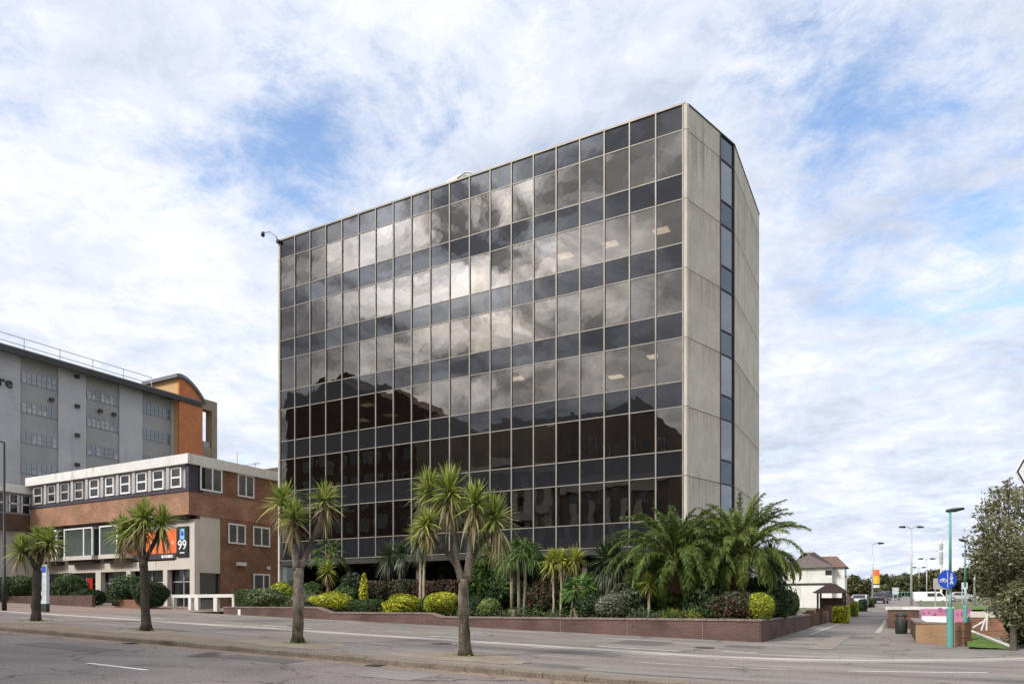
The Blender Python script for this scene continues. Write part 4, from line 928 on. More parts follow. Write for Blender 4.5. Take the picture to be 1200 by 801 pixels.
# ------------------------------------------------------------------ foliage generators (numpy)
def blades(C, az, el, Ln, W, droop, S=4, fold=0.0, roll=None):
    """curved tapering blades. C (n,3) base, az/el angles, length, width, droop (n,) -> V, F"""
    n = len(az); d = np.stack([np.cos(el) * np.cos(az), np.cos(el) * np.sin(az), np.sin(el)], 1)
    side = np.stack([-np.sin(az), np.cos(az), np.zeros(n)], 1)
    if roll is None: roll = rng.uniform(-0.7, 0.7, n)
    up = np.cross(d, side); side = side * np.cos(roll)[:, None] + up * np.sin(roll)[:, None]
    ts = np.linspace(0, 1, S + 1); V = np.zeros((n, S + 1, 2, 3))
    wp = np.interp(ts, [0, 0.15, 0.5, 1], [0.55, 0.9, 1.0, 0.06])
    for k, t in enumerate(ts):
        p = C + d * (Ln * t)[:, None]; p[:, 2] -= droop * Ln * t * t
        hor = 1 - 0.25 * np.clip(droop, 0, 1.5) * t * t
        p[:, :2] = C[:, :2] + (p[:, :2] - C[:, :2]) * hor[:, None]
        V[:, k, 0] = p - side * (W * wp[k] / 2)[:, None]; V[:, k, 1] = p + side * (W * wp[k] / 2)[:, None]
    V = V.reshape(-1, 3); base = (np.arange(n) * (S + 1) * 2)[:, None, None]; k = np.arange(S)[None, :, None] * 2
    Fq = base + k + np.array([0, 1, 3, 2])[None, None, :]
    return V, Fq.reshape(-1, 4)
def join(parts):
    Vs, Fs, o = [], [], 0
    for V, F_ in parts: Vs.append(V); Fs.append(F_ + o); o += len(V)
    return np.concatenate(Vs), np.concatenate(Fs)
def rosette(c, n, Ln, W, lo=-0.5, hi=1.45, droop=(0.08, 0.38), S=4, axis=(0, 0)):
    az = rng.uniform(0, 2 * pi, n); q = rng.uniform(0, 1, n) ** 0.85; el = lo + (hi - lo) * q
    L_ = Ln * rng.uniform(0.7, 1.08, n) * (1 - 0.15 * q); dr = rng.uniform(*droop, n) * (1.15 - 0.75 * q)
    C = np.tile(np.array(c, float), (n, 1)) + rng.normal(0, 0.035, (n, 3)); C[:, 2] += 0.16 * Ln * (q - 0.5)
    az2 = az + rng.normal(0, .05, n); C[:, 0] += axis[0] * q * 0.1; C[:, 1] += axis[1] * q * 0.1
    return blades(C, az2, el, L_, W * rng.uniform(0.7, 1.15, n), dr, S)
def cordyline(label, x, y, z, branches, trunk, group, leafm=None, oldm=None, n=150, Ln=0.75, W=0.045, old=60, bark=None, name='cabbage_palm', lo=-0.6, S=4):
    """trunk: list of (dx,dy,dz,r); branches: list of (from_z_index, pts [(dx,dy,dz)], r0, r1, head_scale)"""
    o = thing(name, label, 'palm tree', (x, y, z), group)
    P = [(x + a, y + b, z + c) for a, b, c, r in trunk]; mb = MB()
    # subdivide for knobbly bark
    def tube_(pts, rads, part):
        pp, rr_ = [], []
        for i in range(len(pts) - 1):
            a, b = Vector(pts[i]), Vector(pts[i + 1]); m = max(1, int((b - a).length / 0.16))
            for k in range(m):
                t = k / m; v = a.lerp(b, t); pp.append((v.x + random.gauss(0, .006), v.y + random.gauss(0, .006), v.z)); rr_.append((rads[i] * (1 - t) + rads[i + 1] * t) * random.uniform(0.90, 1.10))
        pp.append(tuple(pts[-1])); rr_.append(rads[-1])
        MB().tube(pp, rr_, 12).build(part, bark or M['bark'], o, smooth=True)
    tube_(P, [r for *_, r in trunk], 'trunk')
    heads = []
    for pts, r0, r1, hs in branches:
        Q = [(x + a, y + b, z + c) for a, b, c in pts]
        if len(Q) > 1: tube_(Q, list(np.linspace(r0, r1, len(Q))), 'limb')
        heads.append((Q[-1], hs))
    for (hx, hy, hz), hs in heads:
        V, Fq = rosette((hx, hy, hz), int(n * (0.6 + 0.4 * hs)), Ln * hs, W, lo=lo, S=S)
        hd = npmesh('leaf_head', V - np.array([hx, hy, hz]), Fq, leafm or M['cord'], o, (hx - x, hy - y, hz - z))
        if old:
            az = rng.uniform(0, 2 * pi, old); el = rng.uniform(-1.35, -0.35, old); C = np.tile(np.array([0, 0, -0.08]), (old, 1)) + rng.normal(0, .05, (old, 3)); C[:, 2] -= rng.uniform(0, 0.32, old) * hs
            V, Fq = blades(C, az, el, Ln * hs * rng.uniform(0.55, 0.95, old), W * rng.uniform(0.6, 1.1, old), rng.uniform(0.2, 0.7, old), 4)
            npmesh('dry_leaves', V, Fq, oldm or M['cordold'], hd, (0, 0, 0))
    return o
def noisy(dirs, seed, amp=0.18):
    r = np.random.default_rng(seed); s = np.zeros(len(dirs))
    for k in range(7):
        v = r.normal(0, 1, 3) * (1.2 + k * 0.8); s += np.sin(dirs @ v + r.uniform(0, 6.28)) / (1 + 0.5 * k)
    return 1 + amp * s / 2
def leaves_at(Pt, Nrm, size, jitter=0.6, asp=0.5):
    """diamond leaves at points"""
    n = len(Pt); nn = Nrm + rng.normal(0, jitter, (n, 3)); nn /= np.linalg.norm(nn, axis=1)[:, None] + 1e-9
    a = rng.normal(0, 1, (n, 3)); a -= nn * (a * nn).sum(1)[:, None]; a /= np.linalg.norm(a, axis=1)[:, None] + 1e-9
    b = np.cross(nn, a); s = (size * rng.uniform(0.6, 1.3, n))[:, None]
    V = np.stack([Pt - a * s, Pt - b * s * asp + nn * s * .1, Pt + a * s, Pt + b * s * asp + nn * s * .1], 1).reshape(-1, 3)
    return V, np.arange(4 * n).reshape(-1, 4)
SEED = [100]
M['dark_core'] = surf('bush_shade_dark', (0.018, 0.02, 0.01), (0.035, 0.035, 0.02), 12, 0.95)
def shrub(label, cat, x, y, z, rx, ry, h, mat, n=1500, leaf=0.05, boxy=0.0, amp=0.16, group=None, name='shrub', asp=0.5, core=True, kind2=None, share2=0.3, fill=0.3):
    SEED[0] += 1; sd_ = SEED[0]
    n = int(n * 2.0)
    if amp > .1: amp *= 1.5
    d = rng.normal(0, 1, (n, 3)); d /= np.linalg.norm(d, axis=1)[:, None]
    p = 2 + boxy * 8; k = (np.abs(d) ** p).sum(1) ** (-1 / p) if boxy else np.ones(n)
    rr_ = noisy(d, sd_, amp) * (1 - fill * rng.uniform(0, 1, n) ** 2.2)
    P = d * (k * rr_)[:, None]; keep = P[:, 2] > -0.92; P = P[keep]; dd = d[keep]
    c = 0.52 * h
    P = P * np.array([rx, ry, h - c]); P[P[:, 2] < 0, 2] *= c / (h - c); P[:, 2] += c
    o = thing(name, label, cat, (x, y, z), group)
    leaf *= 1.15
    if kind2:
        m = rng.uniform(0, 1, len(P)) + 0.5 * (P[:, 2] / h - 0.5) > (1 - share2)
        V, Fq = leaves_at(P[~m], dd[~m], leaf, 0.7, asp); npmesh('foliage', V, Fq, mat, o)
        V, Fq = leaves_at(P[m], dd[m], leaf, 0.7, asp); npmesh('new_growth', V, Fq, kind2, o)
    else:
        V, Fq = leaves_at(P, dd, leaf, 0.7, asp); npmesh('foliage', V, Fq, mat, o)
    if core:   # solid dark core: the bush's inner shade put into its colour
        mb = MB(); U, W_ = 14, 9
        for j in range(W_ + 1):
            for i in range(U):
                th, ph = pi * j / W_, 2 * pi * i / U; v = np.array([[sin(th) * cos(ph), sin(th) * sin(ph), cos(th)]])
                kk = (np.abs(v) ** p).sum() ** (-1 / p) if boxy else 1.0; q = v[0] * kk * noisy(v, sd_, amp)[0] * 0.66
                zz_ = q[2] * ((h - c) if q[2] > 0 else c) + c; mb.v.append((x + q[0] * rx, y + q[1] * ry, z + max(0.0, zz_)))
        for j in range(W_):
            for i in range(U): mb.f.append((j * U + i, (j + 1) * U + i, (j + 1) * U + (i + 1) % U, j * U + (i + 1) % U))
        mb.build('shade_core', M['dark_core'], o)
    return o
def spiky(label, x, y, z, n, Ln, W, mat, group=None, lo=0.1, hi=1.4, droop=(0.1, 0.5), name='spiky_plant', spread=0.15, cat='plant'):
    az = rng.uniform(0, 2 * pi, n); el = rng.uniform(lo, hi, n); C = np.zeros((n, 3)); C[:, :2] = rng.normal(0, spread, (n, 2)); C[:, 2] = rng.uniform(0, 0.1, n)
    V, Fq = blades(C, az, el, Ln * rng.uniform(0.6, 1.05, n), W * np.ones(n), rng.uniform(*droop, n), 4)
    o = npmesh(name, V, Fq, mat, None, (x, y, z)); return tag(o, label, cat, group)
def frond(base, az, el, Ln, arch, leaf, pairs, lw):
    """feather palm frond: returns rachis points, blades"""
    base = np.array(base); ts = np.linspace(0, 1, 13); d = np.array([cos(el) * cos(az), cos(el) * sin(az), sin(el)])
    pts = []; ang = el
    p = base.copy(); pts.append(p.copy())
    for t in ts[1:]:
        ang -= arch * (0.4 + 1.5 * t) / 12; p = p + np.array([cos(ang) * cos(az), cos(ang) * sin(az), sin(ang)]) * (Ln / 12); pts.append(p.copy())
    pts = np.array(pts)
    s = np.linspace(0.14, 1.0, pairs); idx = s * 12; i0 = np.clip(idx.astype(int), 0, 11); fr_ = (idx - i0)[:, None]
    C = pts[i0] * (1 - fr_) + pts[i0 + 1] * fr_; tg = pts[i0 + 1] - pts[i0]; tg /= np.linalg.norm(tg, axis=1)[:, None]
    sd_ = np.array([-sin(az), cos(az), 0.0]); out = []
    for sg_ in (1, -1):
        dd = tg * 0.66 + sd_ * sg_ * 0.62 + rng.choice([-0.12, 0.18, 0.42], pairs)[:, None] * np.array([0, 0, 1.0]) + rng.normal(0, 0.10, (pairs, 3)); dd /= np.linalg.norm(dd, axis=1)[:, None]
        a = np.arctan2(dd[:, 1], dd[:, 0]); e = np.arcsin(np.clip(dd[:, 2], -1, 1))
        prof = np.interp(s, [0.14, 0.35, 0.7, 1.0], [0.45, 1.0, 0.9, 0.35])
        out.append(blades(C, a, e, leaf * prof * rng.uniform(0.85, 1.1, pairs), lw * np.ones(pairs), rng.uniform(0.1, 0.7, pairs), 3))
    return pts, out
def datepalm(label, x, y, z, trunk_h, n, Ln, leafm, group, seed=0):
    r = np.random.default_rng(seed); o = thing('date_palm', label, 'palm tree', (x, y, z), group)
    pp = [(x, y, z)] + [(x + random.gauss(0, .02), y, z + trunk_h * t) for t in frange(0.1, 1.0, 0.1)]
    MB().tube(pp, [0.42] + [0.40 + 0.05 * (i % 2) for i in range(len(pp) - 2)] + [0.30], 14).build('trunk', M['fibre'], o, smooth=True)
    rb = MB(); parts = []
    for i in range(n):
        q = (i + 0.5) / n; az = i * 2.39996 + r.normal(0, .15); el = 1.52 - 1.45 * q ** 1.15 + r.normal(0, .08); L_ = Ln * r.uniform(0.8, 1.05) * (0.8 + 0.2 * min(1, q * 3)) * (1 - 0.28 * max(0, q - .6) / .4) ; arch = 0.9 + 0.95 * q + r.normal(0, .2)
        b = (0.16 * cos(az), 0.16 * sin(az), trunk_h - 0.05 - 0.35 * q)
        pts, out_ = frond(b, az, el, L_, arch, 0.42, 115, 0.034); parts += out_
        rb.tube([(x + a, y + c, z + d) for a, c, d in pts[::2]], list(np.linspace(0.035, 0.008, len(pts[::2]))), 5)
    V, Fq = join(parts); npmesh('fronds', V, Fq, leafm, o); rb.build('frond_stalks', M['rachis'], o)
    return o
def fanpalm(label, x, y, z, h, r0, group, nf=22, R_=0.55, mat=None, trunkr=0.08, stems=((0, 0),), lean=0.0, droopy=0.5):
    o = thing('fan_palm', label, 'palm tree', (x, y, z), group); R_ *= 1.2; nf = int(nf * 1.3); r0 *= 1.1
    for sx, sy in stems:
        top = (x + sx + lean, y + sy, z + h)
        MB().tube([(x + sx * 0.6, y + sy * 0.6, z), (x + sx * 0.8 + lean * .4, y + sy, z + h * 0.5), top], [trunkr * 1.15, trunkr, trunkr * 1.25], 9).build('trunk', M['fibre'] if trunkr > 0.09 else M['barkpale'], o, smooth=True)
        parts = []; st = MB()
        for i in range(nf):
            az = i * 2.4 + rng.normal(0, .2); el = rng.uniform(-0.5, 1.2); L_ = r0 * rng.uniform(0.5, 0.8)
            e = np.array([cos(el) * cos(az), cos(el) * sin(az), sin(el)]) * L_; m = 15
            st.tube([top, (top[0] + e[0], top[1] + e[1], top[2] + e[2])], 0.012, 4)
            fa = np.linspace(-1.25, 1.25, m); dirv = e / L_; sd_ = np.array([-sin(az), cos(az), 0]); D = dirv[None] * np.cos(fa)[:, None] + sd_[None] * np.sin(fa)[:, None]
            D[:, 2] -= 0.1; D /= np.linalg.norm(D, axis=1)[:, None]
            C = np.tile(e + np.array([sx + lean, sy, h]), (m, 1))
            parts.append(blades(C, np.arctan2(D[:, 1], D[:, 0]), np.arcsin(np.clip(D[:, 2], -1, 1)), R_ * np.ones(m) * rng.uniform(.85, 1.1), 0.055 * np.ones(m), rng.uniform(0.2, 0.2 + droopy, m), 3))
        V, Fq = join(parts); npmesh('fan_leaves', V, Fq, mat or M['fan'], o); st.build('leaf_stalks', M['rachis'], o)
    return o

# ------------------------------------------------------------------ street palms on the verge
G1 = 'cabbage palms along the verge'
def off(px, py, base_px, base_py, Y):      # offset from a tree base for a pixel at the same depth Y
    a = at(px, py, Y); b = at(base_px, base_py, Y); return (a[0] - b[0], a[1] - b[1], a[2] - b[2])
def street_palm(label, bx, by, trunk_px, limbs_px, **k):
    trunk_px = [(a, b, r * (0.78 if i else .85)) for i, (a, b, r) in enumerate(trunk_px)]
    x, y, Y = ground(bx, by); z = T(x, y)
    tr = [(0, 0, 0, trunk_px[0][2])] + [(*off(px, py, bx, by, Y), r) for px, py, r in trunk_px[1:]]
    br = []
    for pts, r0, r1, hs, dy in limbs_px:
        q = []
        for i, (px, py) in enumerate(pts):
            a = off(px, py, bx, by, Y); f_ = i / max(1, len(pts) - 1); q.append((a[0] - sT * dy * f_, a[1] + cT * dy * f_, a[2]))
        br.append((q, r0, r1, hs))
    disc('tree_pit', x, y - .2, 1.9 if by > 750 else 1.2, 1.0, M['treepit'])
    tp = npmesh('grass_tuft', *blades(np.concatenate([rng.normal(0, 0.3, (140, 2)), np.zeros((140, 1))], 1), rng.uniform(0, 6.28, 140), rng.uniform(0.6, 1.5, 140), rng.uniform(.05, .14, 140), .012 * np.ones(140), rng.uniform(0, .5, 140), 2), M['lime'], None, (x, y, z + 0.02))
    tag(tp, kind='stuff', label=k.pop('tuft'), cat='grass')
    return cordyline(label, x, y, z, br, tr, G1, **k)
street_palm('largest cabbage palm on the verge, forked into five leaf heads before the glass block', 545, 769,
    [(545, 769, 0.25), (545, 760, 0.20), (544, 740, 0.175), (543, 700, 0.165), (543, 678, 0.17)],
    [([(541, 682), (534, 655), (532, 625), (530, 596), (527, 575)], 0.10, 0.055, 1.15, 0.1),
     ([(546, 682), (550, 655), (552, 625), (554, 604), (557, 590)], 0.095, 0.055, 1.0, -0.2),
     ([(538, 668), (525, 648), (514, 636), (504, 612), (500, 572)], 0.07, 0.05, 0.95, 0.35),
     ([(549, 668), (558, 646), (566, 632), (573, 618), (580, 606)], 0.06, 0.04, 1.15, 0.1),
     ([(514, 638), (507, 626), (503, 616)], 0.05, 0.04, 0.72, -0.5)], n=165, Ln=0.74, W=0.05, old=50, lo=-0.45, tuft='grass tuft round the foot of the largest verge palm')
street_palm('cabbage palm on the verge with two spreading limbs, left end of the glass block behind', 349, 754,
    [(349, 754, 0.27), (349, 744, 0.21), (350, 715, 0.19), (350, 690, 0.185), (350, 665, 0.17)],
    [([(348, 668), (346, 645), (345, 625), (347, 606)], 0.11, 0.065, 0.95, -0.25),
     ([(352, 668), (358, 650), (368, 625), (375, 606), (379, 584)], 0.09, 0.055, 0.98, 0.2),
     ([(347, 655), (340, 625), (332, 600), (328, 586)], 0.09, 0.06, 1.05, 0.3)], n=155, Ln=0.78, W=0.05, old=40, lo=-0.45, tuft='grass tuft round the foot of the two limbed verge palm')
street_palm('dark trunked cabbage palm on the verge before the orange banner', 171, 739.5,
    [(171, 740, 0.27), (171, 730, 0.2), (170, 700, 0.17), (169, 670, 0.16), (168, 655, 0.17)],
    [([(167, 658), (162, 640), (157, 616)], 0.09, 0.06, 0.95, 0.2),
     ([(170, 656), (178, 642), (187, 625), (192, 612)], 0.08, 0.05, 0.92, -0.1),
     ([(166, 652), (156, 640), (146, 630), (138, 622)], 0.08, 0.05, 0.88, 0.35),
     ([(168, 655), (171, 632), (174, 606)], 0.08, 0.06, 0.9, -0.3)], n=165, Ln=0.96, W=0.055, old=35, lo=-0.55, bark=M['barkdark'], tuft='grass tuft round the foot of the verge palm before the orange banner')
street_palm('cabbage palm with a near black trunk, leftmost on the verge', 42, 728,
    [(42, 728, 0.24), (42, 715, 0.21), (43, 690, 0.2), (44, 668, 0.19)],
    [([(44, 670), (46, 655), (50, 644), (54, 634)], 0.11, 0.07, 0.92, 0.2),
     ([(43, 668), (39, 656), (34, 649), (29, 644)], 0.09, 0.05, 0.9, -0.2),
     ([(44, 668), (42, 650), (40, 638), (39, 632)], 0.09, 0.05, 0.85, 0.3)], n=160, Ln=0.96, W=0.06, old=40, lo=-0.55, bark=M['barkdark'], tuft='grass tuft round the foot of the leftmost verge palm')

# ------------------------------------------------------------------ planter
WY = 27.0; WXR = -4.35
zt = [(on_y(320, 711.0, WY)[1]), on_y(445, 717.5, WY)[1], on_y(700, 724.0, WY)[1]]
XA = on_y(262, 719, WY)[0]; S1a, S1b = on_y(372, 715, WY)[0], on_y(386.5, 715, WY)[0]; S2a, S2b = on_y(504, 720, WY)[0], on_y(518, 720, WY)[0]
YE = 43.0
pw = thing('planter_wall', 'long low plum brick planter wall stepping down in front of the glass block', 'garden wall', (-20, WY, 0.4))
pts = [(XA, WY, zt[0]), (S1a, WY, zt[0]), (S1b, WY, zt[1]), (S2a, WY, zt[1]), (S2b, WY, zt[2]), (WXR - 0.15, WY, zt[2])]
f = MB(); bot = [(WXR - 0.15, WY, -0.1), (XA, WY, 0.6)]
f.extr([(p[0], p[1], p[2] - 0.05) for p in pts] + [(WXR - 0.15, WY, -0.1), (-22, WY, 0.2), (XA, WY, 0.6)], (0, 0.33, 0)); f.build('brick_face', M['wallbrick'], pw)
f = MB()
for a, b in zip(pts[:-1], pts[1:]):
    L_ = Vector(b) - Vector(a); m = max(1, int(L_.length / 0.45)) if abs(L_.z) < 0.01 else 1
    for i in range(m):
        p = Vector(a) + L_ * (i / m); q = Vector(a) + L_ * ((i + 1) / m) - Vector((0.012, 0, 0)); j = random.uniform(-.004, .004)
        f.extr([(p.x, WY - 0.035, p.z - 0.048 + j), (q.x, WY - 0.035, q.z - 0.048 + j), (q.x, WY - 0.035, q.z + 0.03 + j), (p.x, WY - 0.035, p.z + 0.03 + j)], (0, 0.4, 0))
f.build('coping', M['coping'], pw)
# rounded corner and side return
f = MB(); n = 6; cxx, cyy, rr0 = WXR - 0.15, WY + 0.15, 0.15
out_ = [(cxx + rr0 * sin(pi / 2 * i / n), cyy - rr0 * cos(pi / 2 * i / n)) for i in range(n + 1)] + [(WXR, YE)]
in_ = [(WXR - 0.33, YE), (WXR - 0.33, WY + 0.33), (cxx, WY + 0.33)]
f.prism(out_ + in_, -0.2, zt[2] - 0.052); f.build('return_face', M['wallbrick'], pw)
f = MB(); f.prism([(a + (0.03 if a > WXR - 0.1 else 0), b - (0.03 if b < WY + 0.1 else 0)) for a, b in out_] + [(WXR - 0.36, YE), (WXR - 0.36, WY + 0.36), (cxx, WY + 0.36)], zt[2] - 0.049, zt[2] + 0.028); f.build('return_coping', M['coping'], pw)
f = MB(); f.box(XA - 0.0, XA + 0.32, WY + 0.335, WY + 6.0, 0.6, zt[0] - 0.01); f.build('end_face', M['wallbrick'], pw)
x_, z_ = on_y(281, 716.5, WY); box2(x_ - 0.1, x_ + 0.1, WY - 0.045, WY - 0.003, z_ - 0.18, z_ + 0.14, 'white_plate', M['white'], pw)
# expansion joints in the wall
f = MB()
for px in (497, 657, 735, 823): 
    x_ = on_y(px, 735, WY)[0]; f.box(x_ - 0.012, x_ + 0.012, WY - 0.004, WY + 0.01, 0.1, zt[2] - 0.06 if px > 504 else zt[1] - 0.06)
f.build('expansion_joint', M['coping'], pw)
f = MB()
lv = [(XA + 0.3, S1b, zt[0] - 0.12), (S1b, S2b, zt[1] - 0.12), (S2b, WXR - 0.32, zt[2] - 0.12)]
for a, b, z_ in lv: f.box(a, b, WY + 0.32, 40.0 if a > S2b - 1 and False else FY + 2.5, -0.2, z_)
f.box(-8.8, WXR - 0.32, FY + 2.5, YE, -0.2, zt[2] - 0.12)
tag(f.build('planter_soil', M['soil']), kind='structure')
def soil(x): return lv[0][2] if x < S1b else (lv[1][2] if x < S2b else lv[2][2])
def pl_at(px, y):
    x = on_y(px, 700, y)[0]; return x, soil(x)
def pl3(px, y):
    x, z = pl_at(px, y); return x, y, z
def size(px_w, y, px):       # metres per pixel width at depth
    r = ray(px, 700); return px_w / F * y / r[1]
def hgt(px, py, y): x, z = on_y(px, py, y); return z - soil(x)
GS = 'shrubs in the planter'
def sh(px, ptop, pw_, y, mat, label, cat='shrub', n=1500, leaf=0.05, boxy=0.0, ry=None, name='shrub', amp=0.16, **k):
    x, z = pl_at(px, y); h = hgt(px, ptop, y); rx = size(pw_, y, px) / 2
    if not boxy and amp > .1: h *= 1.1; rx *= 1.2; amp *= 1.3
    return shrub(label, cat, x, y, z, rx, ry or min(rx, 0.8), h, mat, n, leaf, boxy, amp, GS, name, **k)
# front row
sh(294, 690, 36, 29.9, M['green'], 'clipped flat topped green hedge at the left end of the planter', 'hedge', 1600, 0.045, 0.9, 0.6, 'hedge', 0.05)
sh(314, 692, 46, 28.4, M['varieg'], 'cream flecked spreading shrub just behind the left end of the planter wall', n=2200, leaf=0.075)
sh(330, 684, 34, 30.2, M['lime'], 'lime green shrub above the cream flecked shrub at the planter left end', n=1500, leaf=0.06, kind2=M['yellowleaf'], share2=0.3)
sh(357, 694, 30, 28.6, M['greygreen'], 'grey green shrub directly behind the forked verge palm trunk', n=1500, leaf=0.06)
sh(366, 684, 30, 30.4, M['green'], 'mid green upright shrub right of the forked verge palm trunk', n=1500, leaf=0.06)
sh(388, 697, 40, 28.0, M['yellowleaf'], 'bright golden dome at the first step of the wall', n=2400, leaf=0.05, amp=0.2, kind2=M['lime'], share2=0.25)
sh(405, 687, 34, 29.9, M['green'], 'green feathery shrub between the golden dome and the red topped hedge', n=1600, leaf=0.06)
sh(430, 702, 42, 27.9, M['dgreen'], 'low clipped dark green hedge between two golden domes', 'hedge', 1700, 0.045, 0.9, 0.5, 'hedge', 0.05, kind2=M['green'], share2=0.4)
sh(427, 680, 8, 29.2, M['yellowleaf'], 'narrow golden shoot beside the red topped hedge', n=500, leaf=0.05)
sh(441, 680, 32, 30.2, M['dgreen'], 'red topped clipped hedge block behind the low dark hedge', 'hedge', 1700, 0.055, 0.9, 0.7, 'hedge', 0.05, kind2=M['redleaf'], share2=0.45)
sh(474, 678, 30, 30.2, M['redleaf'], 'red and green clipped hedge block left of the thin stemmed palm', 'hedge', 1600, 0.055, 0.9, 0.7, 'hedge', 0.05, kind2=M['dgreen'], share2=0.35)
sh(475, 699, 36, 28.0, M['yellowleaf'], 'bright golden dome in front of the thin stemmed palm', n=2400, leaf=0.05, amp=0.2, kind2=M['lime'], share2=0.25)
sh(502, 680, 26, 30.2, M['redleaf'], 'dull red clipped hedge block right of the thin stemmed palm', 'hedge', 1300, 0.055, 0.9, 0.7, 'hedge', 0.05)
sh(529, 679, 26, 30.2, M['redleaf'], 'dull red clipped hedge block behind the largest verge palm', 'hedge', 1300, 0.055, 0.9, 0.7, 'hedge', 0.05)
sh(505, 697, 26, 28.6, M['green'], 'green shrub at the second step of the wall', n=1300, leaf=0.055)
sh(521, 696, 34, 28.0, M['lime'], 'golden topped green shrub left of the largest palm trunk', n=2200, leaf=0.05, kind2=M['yellowleaf'], share2=0.5)
sh(557, 700, 14, 28.2, M['dgreen'], 'small dark shrub right of the largest palm trunk', n=900, leaf=0.05)
sh(574, 701, 28, 28.0, M['varieg'], 'rounded flecked green shrub right of the largest palm trunk', n=1900, leaf=0.05, amp=0.07, kind2=M['lime'], share2=0.3)
sh(560, 665, 30, 31.2, M['green'], 'tall green bush against the dark lobby behind the largest verge palm', n=2200, leaf=0.085)
sh(590, 668, 36, 31.6, M['dgreen'], 'tall dark bush left of the twin stemmed palm', n=2600, leaf=0.09, kind2=M['green'], share2=0.3)
sh(582, 690, 26, 30.0, M['dgreen'], 'dark understorey shrub below the tall dark bush', n=1400, leaf=0.07)
sh(640, 684, 42, 29.4, M['dgreen'], 'dark red leaved shrub under the yellow headed palms', n=2200, leaf=0.06, kind2=M['redleaf'], share2=0.6)
sh(624, 692, 22, 30.6, M['dgreen'], 'low dark shrub behind the twin pale stems', n=1200, leaf=0.06)
sh(692, 694, 38, 28.2, M['dgreen'], 'solid dark green bush below the bright fan palm', n=2600, leaf=0.05, amp=0.1)
sh(713, 683, 30, 31.0, M['redleaf'], 'brownish shrub below the drooping dark palm', n=1300, leaf=0.06)
sh(716, 697, 34, 28.2, M['greygreen'], 'pale silvery shrub right of the solid dark bush', n=2000, leaf=0.05, amp=0.12)
sh(738, 690, 34, 28.9, M['dgreen'], 'dark twiggy shrub left of the first date palm', n=1500, leaf=0.07, kind2=M['greygreen'], share2=0.35)
sh(776, 692, 50, 29.9, M['green'], 'green shrub filling the bed below the first date palm', n=2200, leaf=0.07, kind2=M['lime'], share2=0.2)
sh(825, 690, 36, 29.3, M['dgreen'], 'dark green shrub between the two date palms', n=2000, leaf=0.07)
sh(862, 697, 40, 28.3, M['redleaf'], 'red brown leafed shrub left of the lime dome', n=1700, leaf=0.06, kind2=M['dgreen'], share2=0.3)
sh(840, 700, 30, 28.2, M['dgreen'], 'low dark shrub beside the red brown shrub', n=1300, leaf=0.055)
sh(889, 694, 36, 28.1, M['lime'], 'smooth lime green dome near the wall corner', n=3400, leaf=0.035, amp=0.03, kind2=M['yellowleaf'], share2=0.25)
sh(880, 683, 60, 31.5, M['dgreen'], 'broad dark shrub behind the lime dome', n=2600, leaf=0.07)
def sh2(px, ptop, pwid, y, mat, label, n, leaf, **k):
    x = on_y(px, 700, y)[0]; x = min(x, WXR - 0.45); z = zt[2] - 0.12; h = on_y(px, ptop, y)[1] - z; rx = size(pwid, y, px) / 2
    return shrub(label, 'shrub', x, y, z, rx, k.pop('ry', 1.0), h, mat, n, leaf, 0.0, k.pop('amp', 0.1), GS, **k)
sh2(908, 692, 34, 30.0, M['dgreen'], 'dark leafy shrub just right of the lime dome', 2000, 0.055)
sh2(922, 688, 40, 32.6, M['green'], 'dense mid green mound along the side return of the wall', 4200, 0.05, ry=1.9)
sh2(938, 690, 26, 36.5, M['green'], 'farther green mound at the end of the side return', 2600, 0.05, ry=2.2)
GP = 'palms in the planter'
def stemhead(px, top_head, y, heads, label, leafm, Ln=0.6, n=110, W=0.045, r=0.05, old=40, oldm=None, lo=-0.9, bark=None):
    Ln *= 1.22; n = int(n * 1.4); W *= 1.15
    """heads: list of (px, py, scale)"""
    x, z = pl_at(px, y); br = []
    for hx, hy, s_ in heads:
        X, Z = on_y(hx, hy, y); x0 = on_y(px, 700, y)[0]
        br.append(([(0 if len(heads) == 1 else (X - x0) * .7, 0, 0.05), ((X - x0) * .85, 0.05, (Z - z) * .55), (X - x0, 0.0, Z - z)], r, r * .8, s_))
    return cordyline(label, x, y, z, br, [(0, 0, 0, r * 1.3), (0, 0, 0.2, r)], GP, leafm, oldm, n, Ln, W, old, bark or M['barkpale'], lo=lo)
stemhead(493, 620, 28.6, [(492, 627, 1.25), (497, 614, 0.95)], 'thin stemmed palm with a shaggy grey skirt left of the largest verge palm', M['cord'], 0.72, 150, 0.045, 0.07, 150, M['greygreen'])
def fp_(px, y, ptop, label, r0, R_, mat=None, trunkr=0.09, nf=22, stems=((0, 0),), droopy=0.5):
    x, z = pl_at(px, y); return fanpalm(label, x, y, z, hgt(px, ptop, y), r0, GP, nf, R_, mat, trunkr, stems, 0, droopy)
fp_(386, 31.0, 651, 'dark fan palm at the left end of the glass block above the yellow palm', 0.9, 0.62, trunkr=0.11)
stemhead(385, 668, 29.6, [(384, 668, 1.0)], 'small yellow palm on a short shaggy trunk at the planter left end', M['cordyel'], 0.62, 110, 0.045, 0.10, 30, bark=M['fibre'])
stemhead(457, 655, 31.2, [(455, 652, 1.15), (470, 648, 0.9)], 'dark hanging leaved palm left of the thin stemmed palm', M['corddark'], 0.8, 130, 0.05, 0.09, 60, M['greygreen'], bark=M['fibre'])
fp_(578, 32.3, 660, 'shadowy fan palm behind the largest verge palm', 1.0, 0.7, nf=24)
fp_(566, 31.5, 648, 'bright topped fan palm just right of the largest palm trunk', 0.7, 0.55, nf=16)
x_, z_ = pl_at(611, 28.9); d_ = size(9, 28.9, 611)
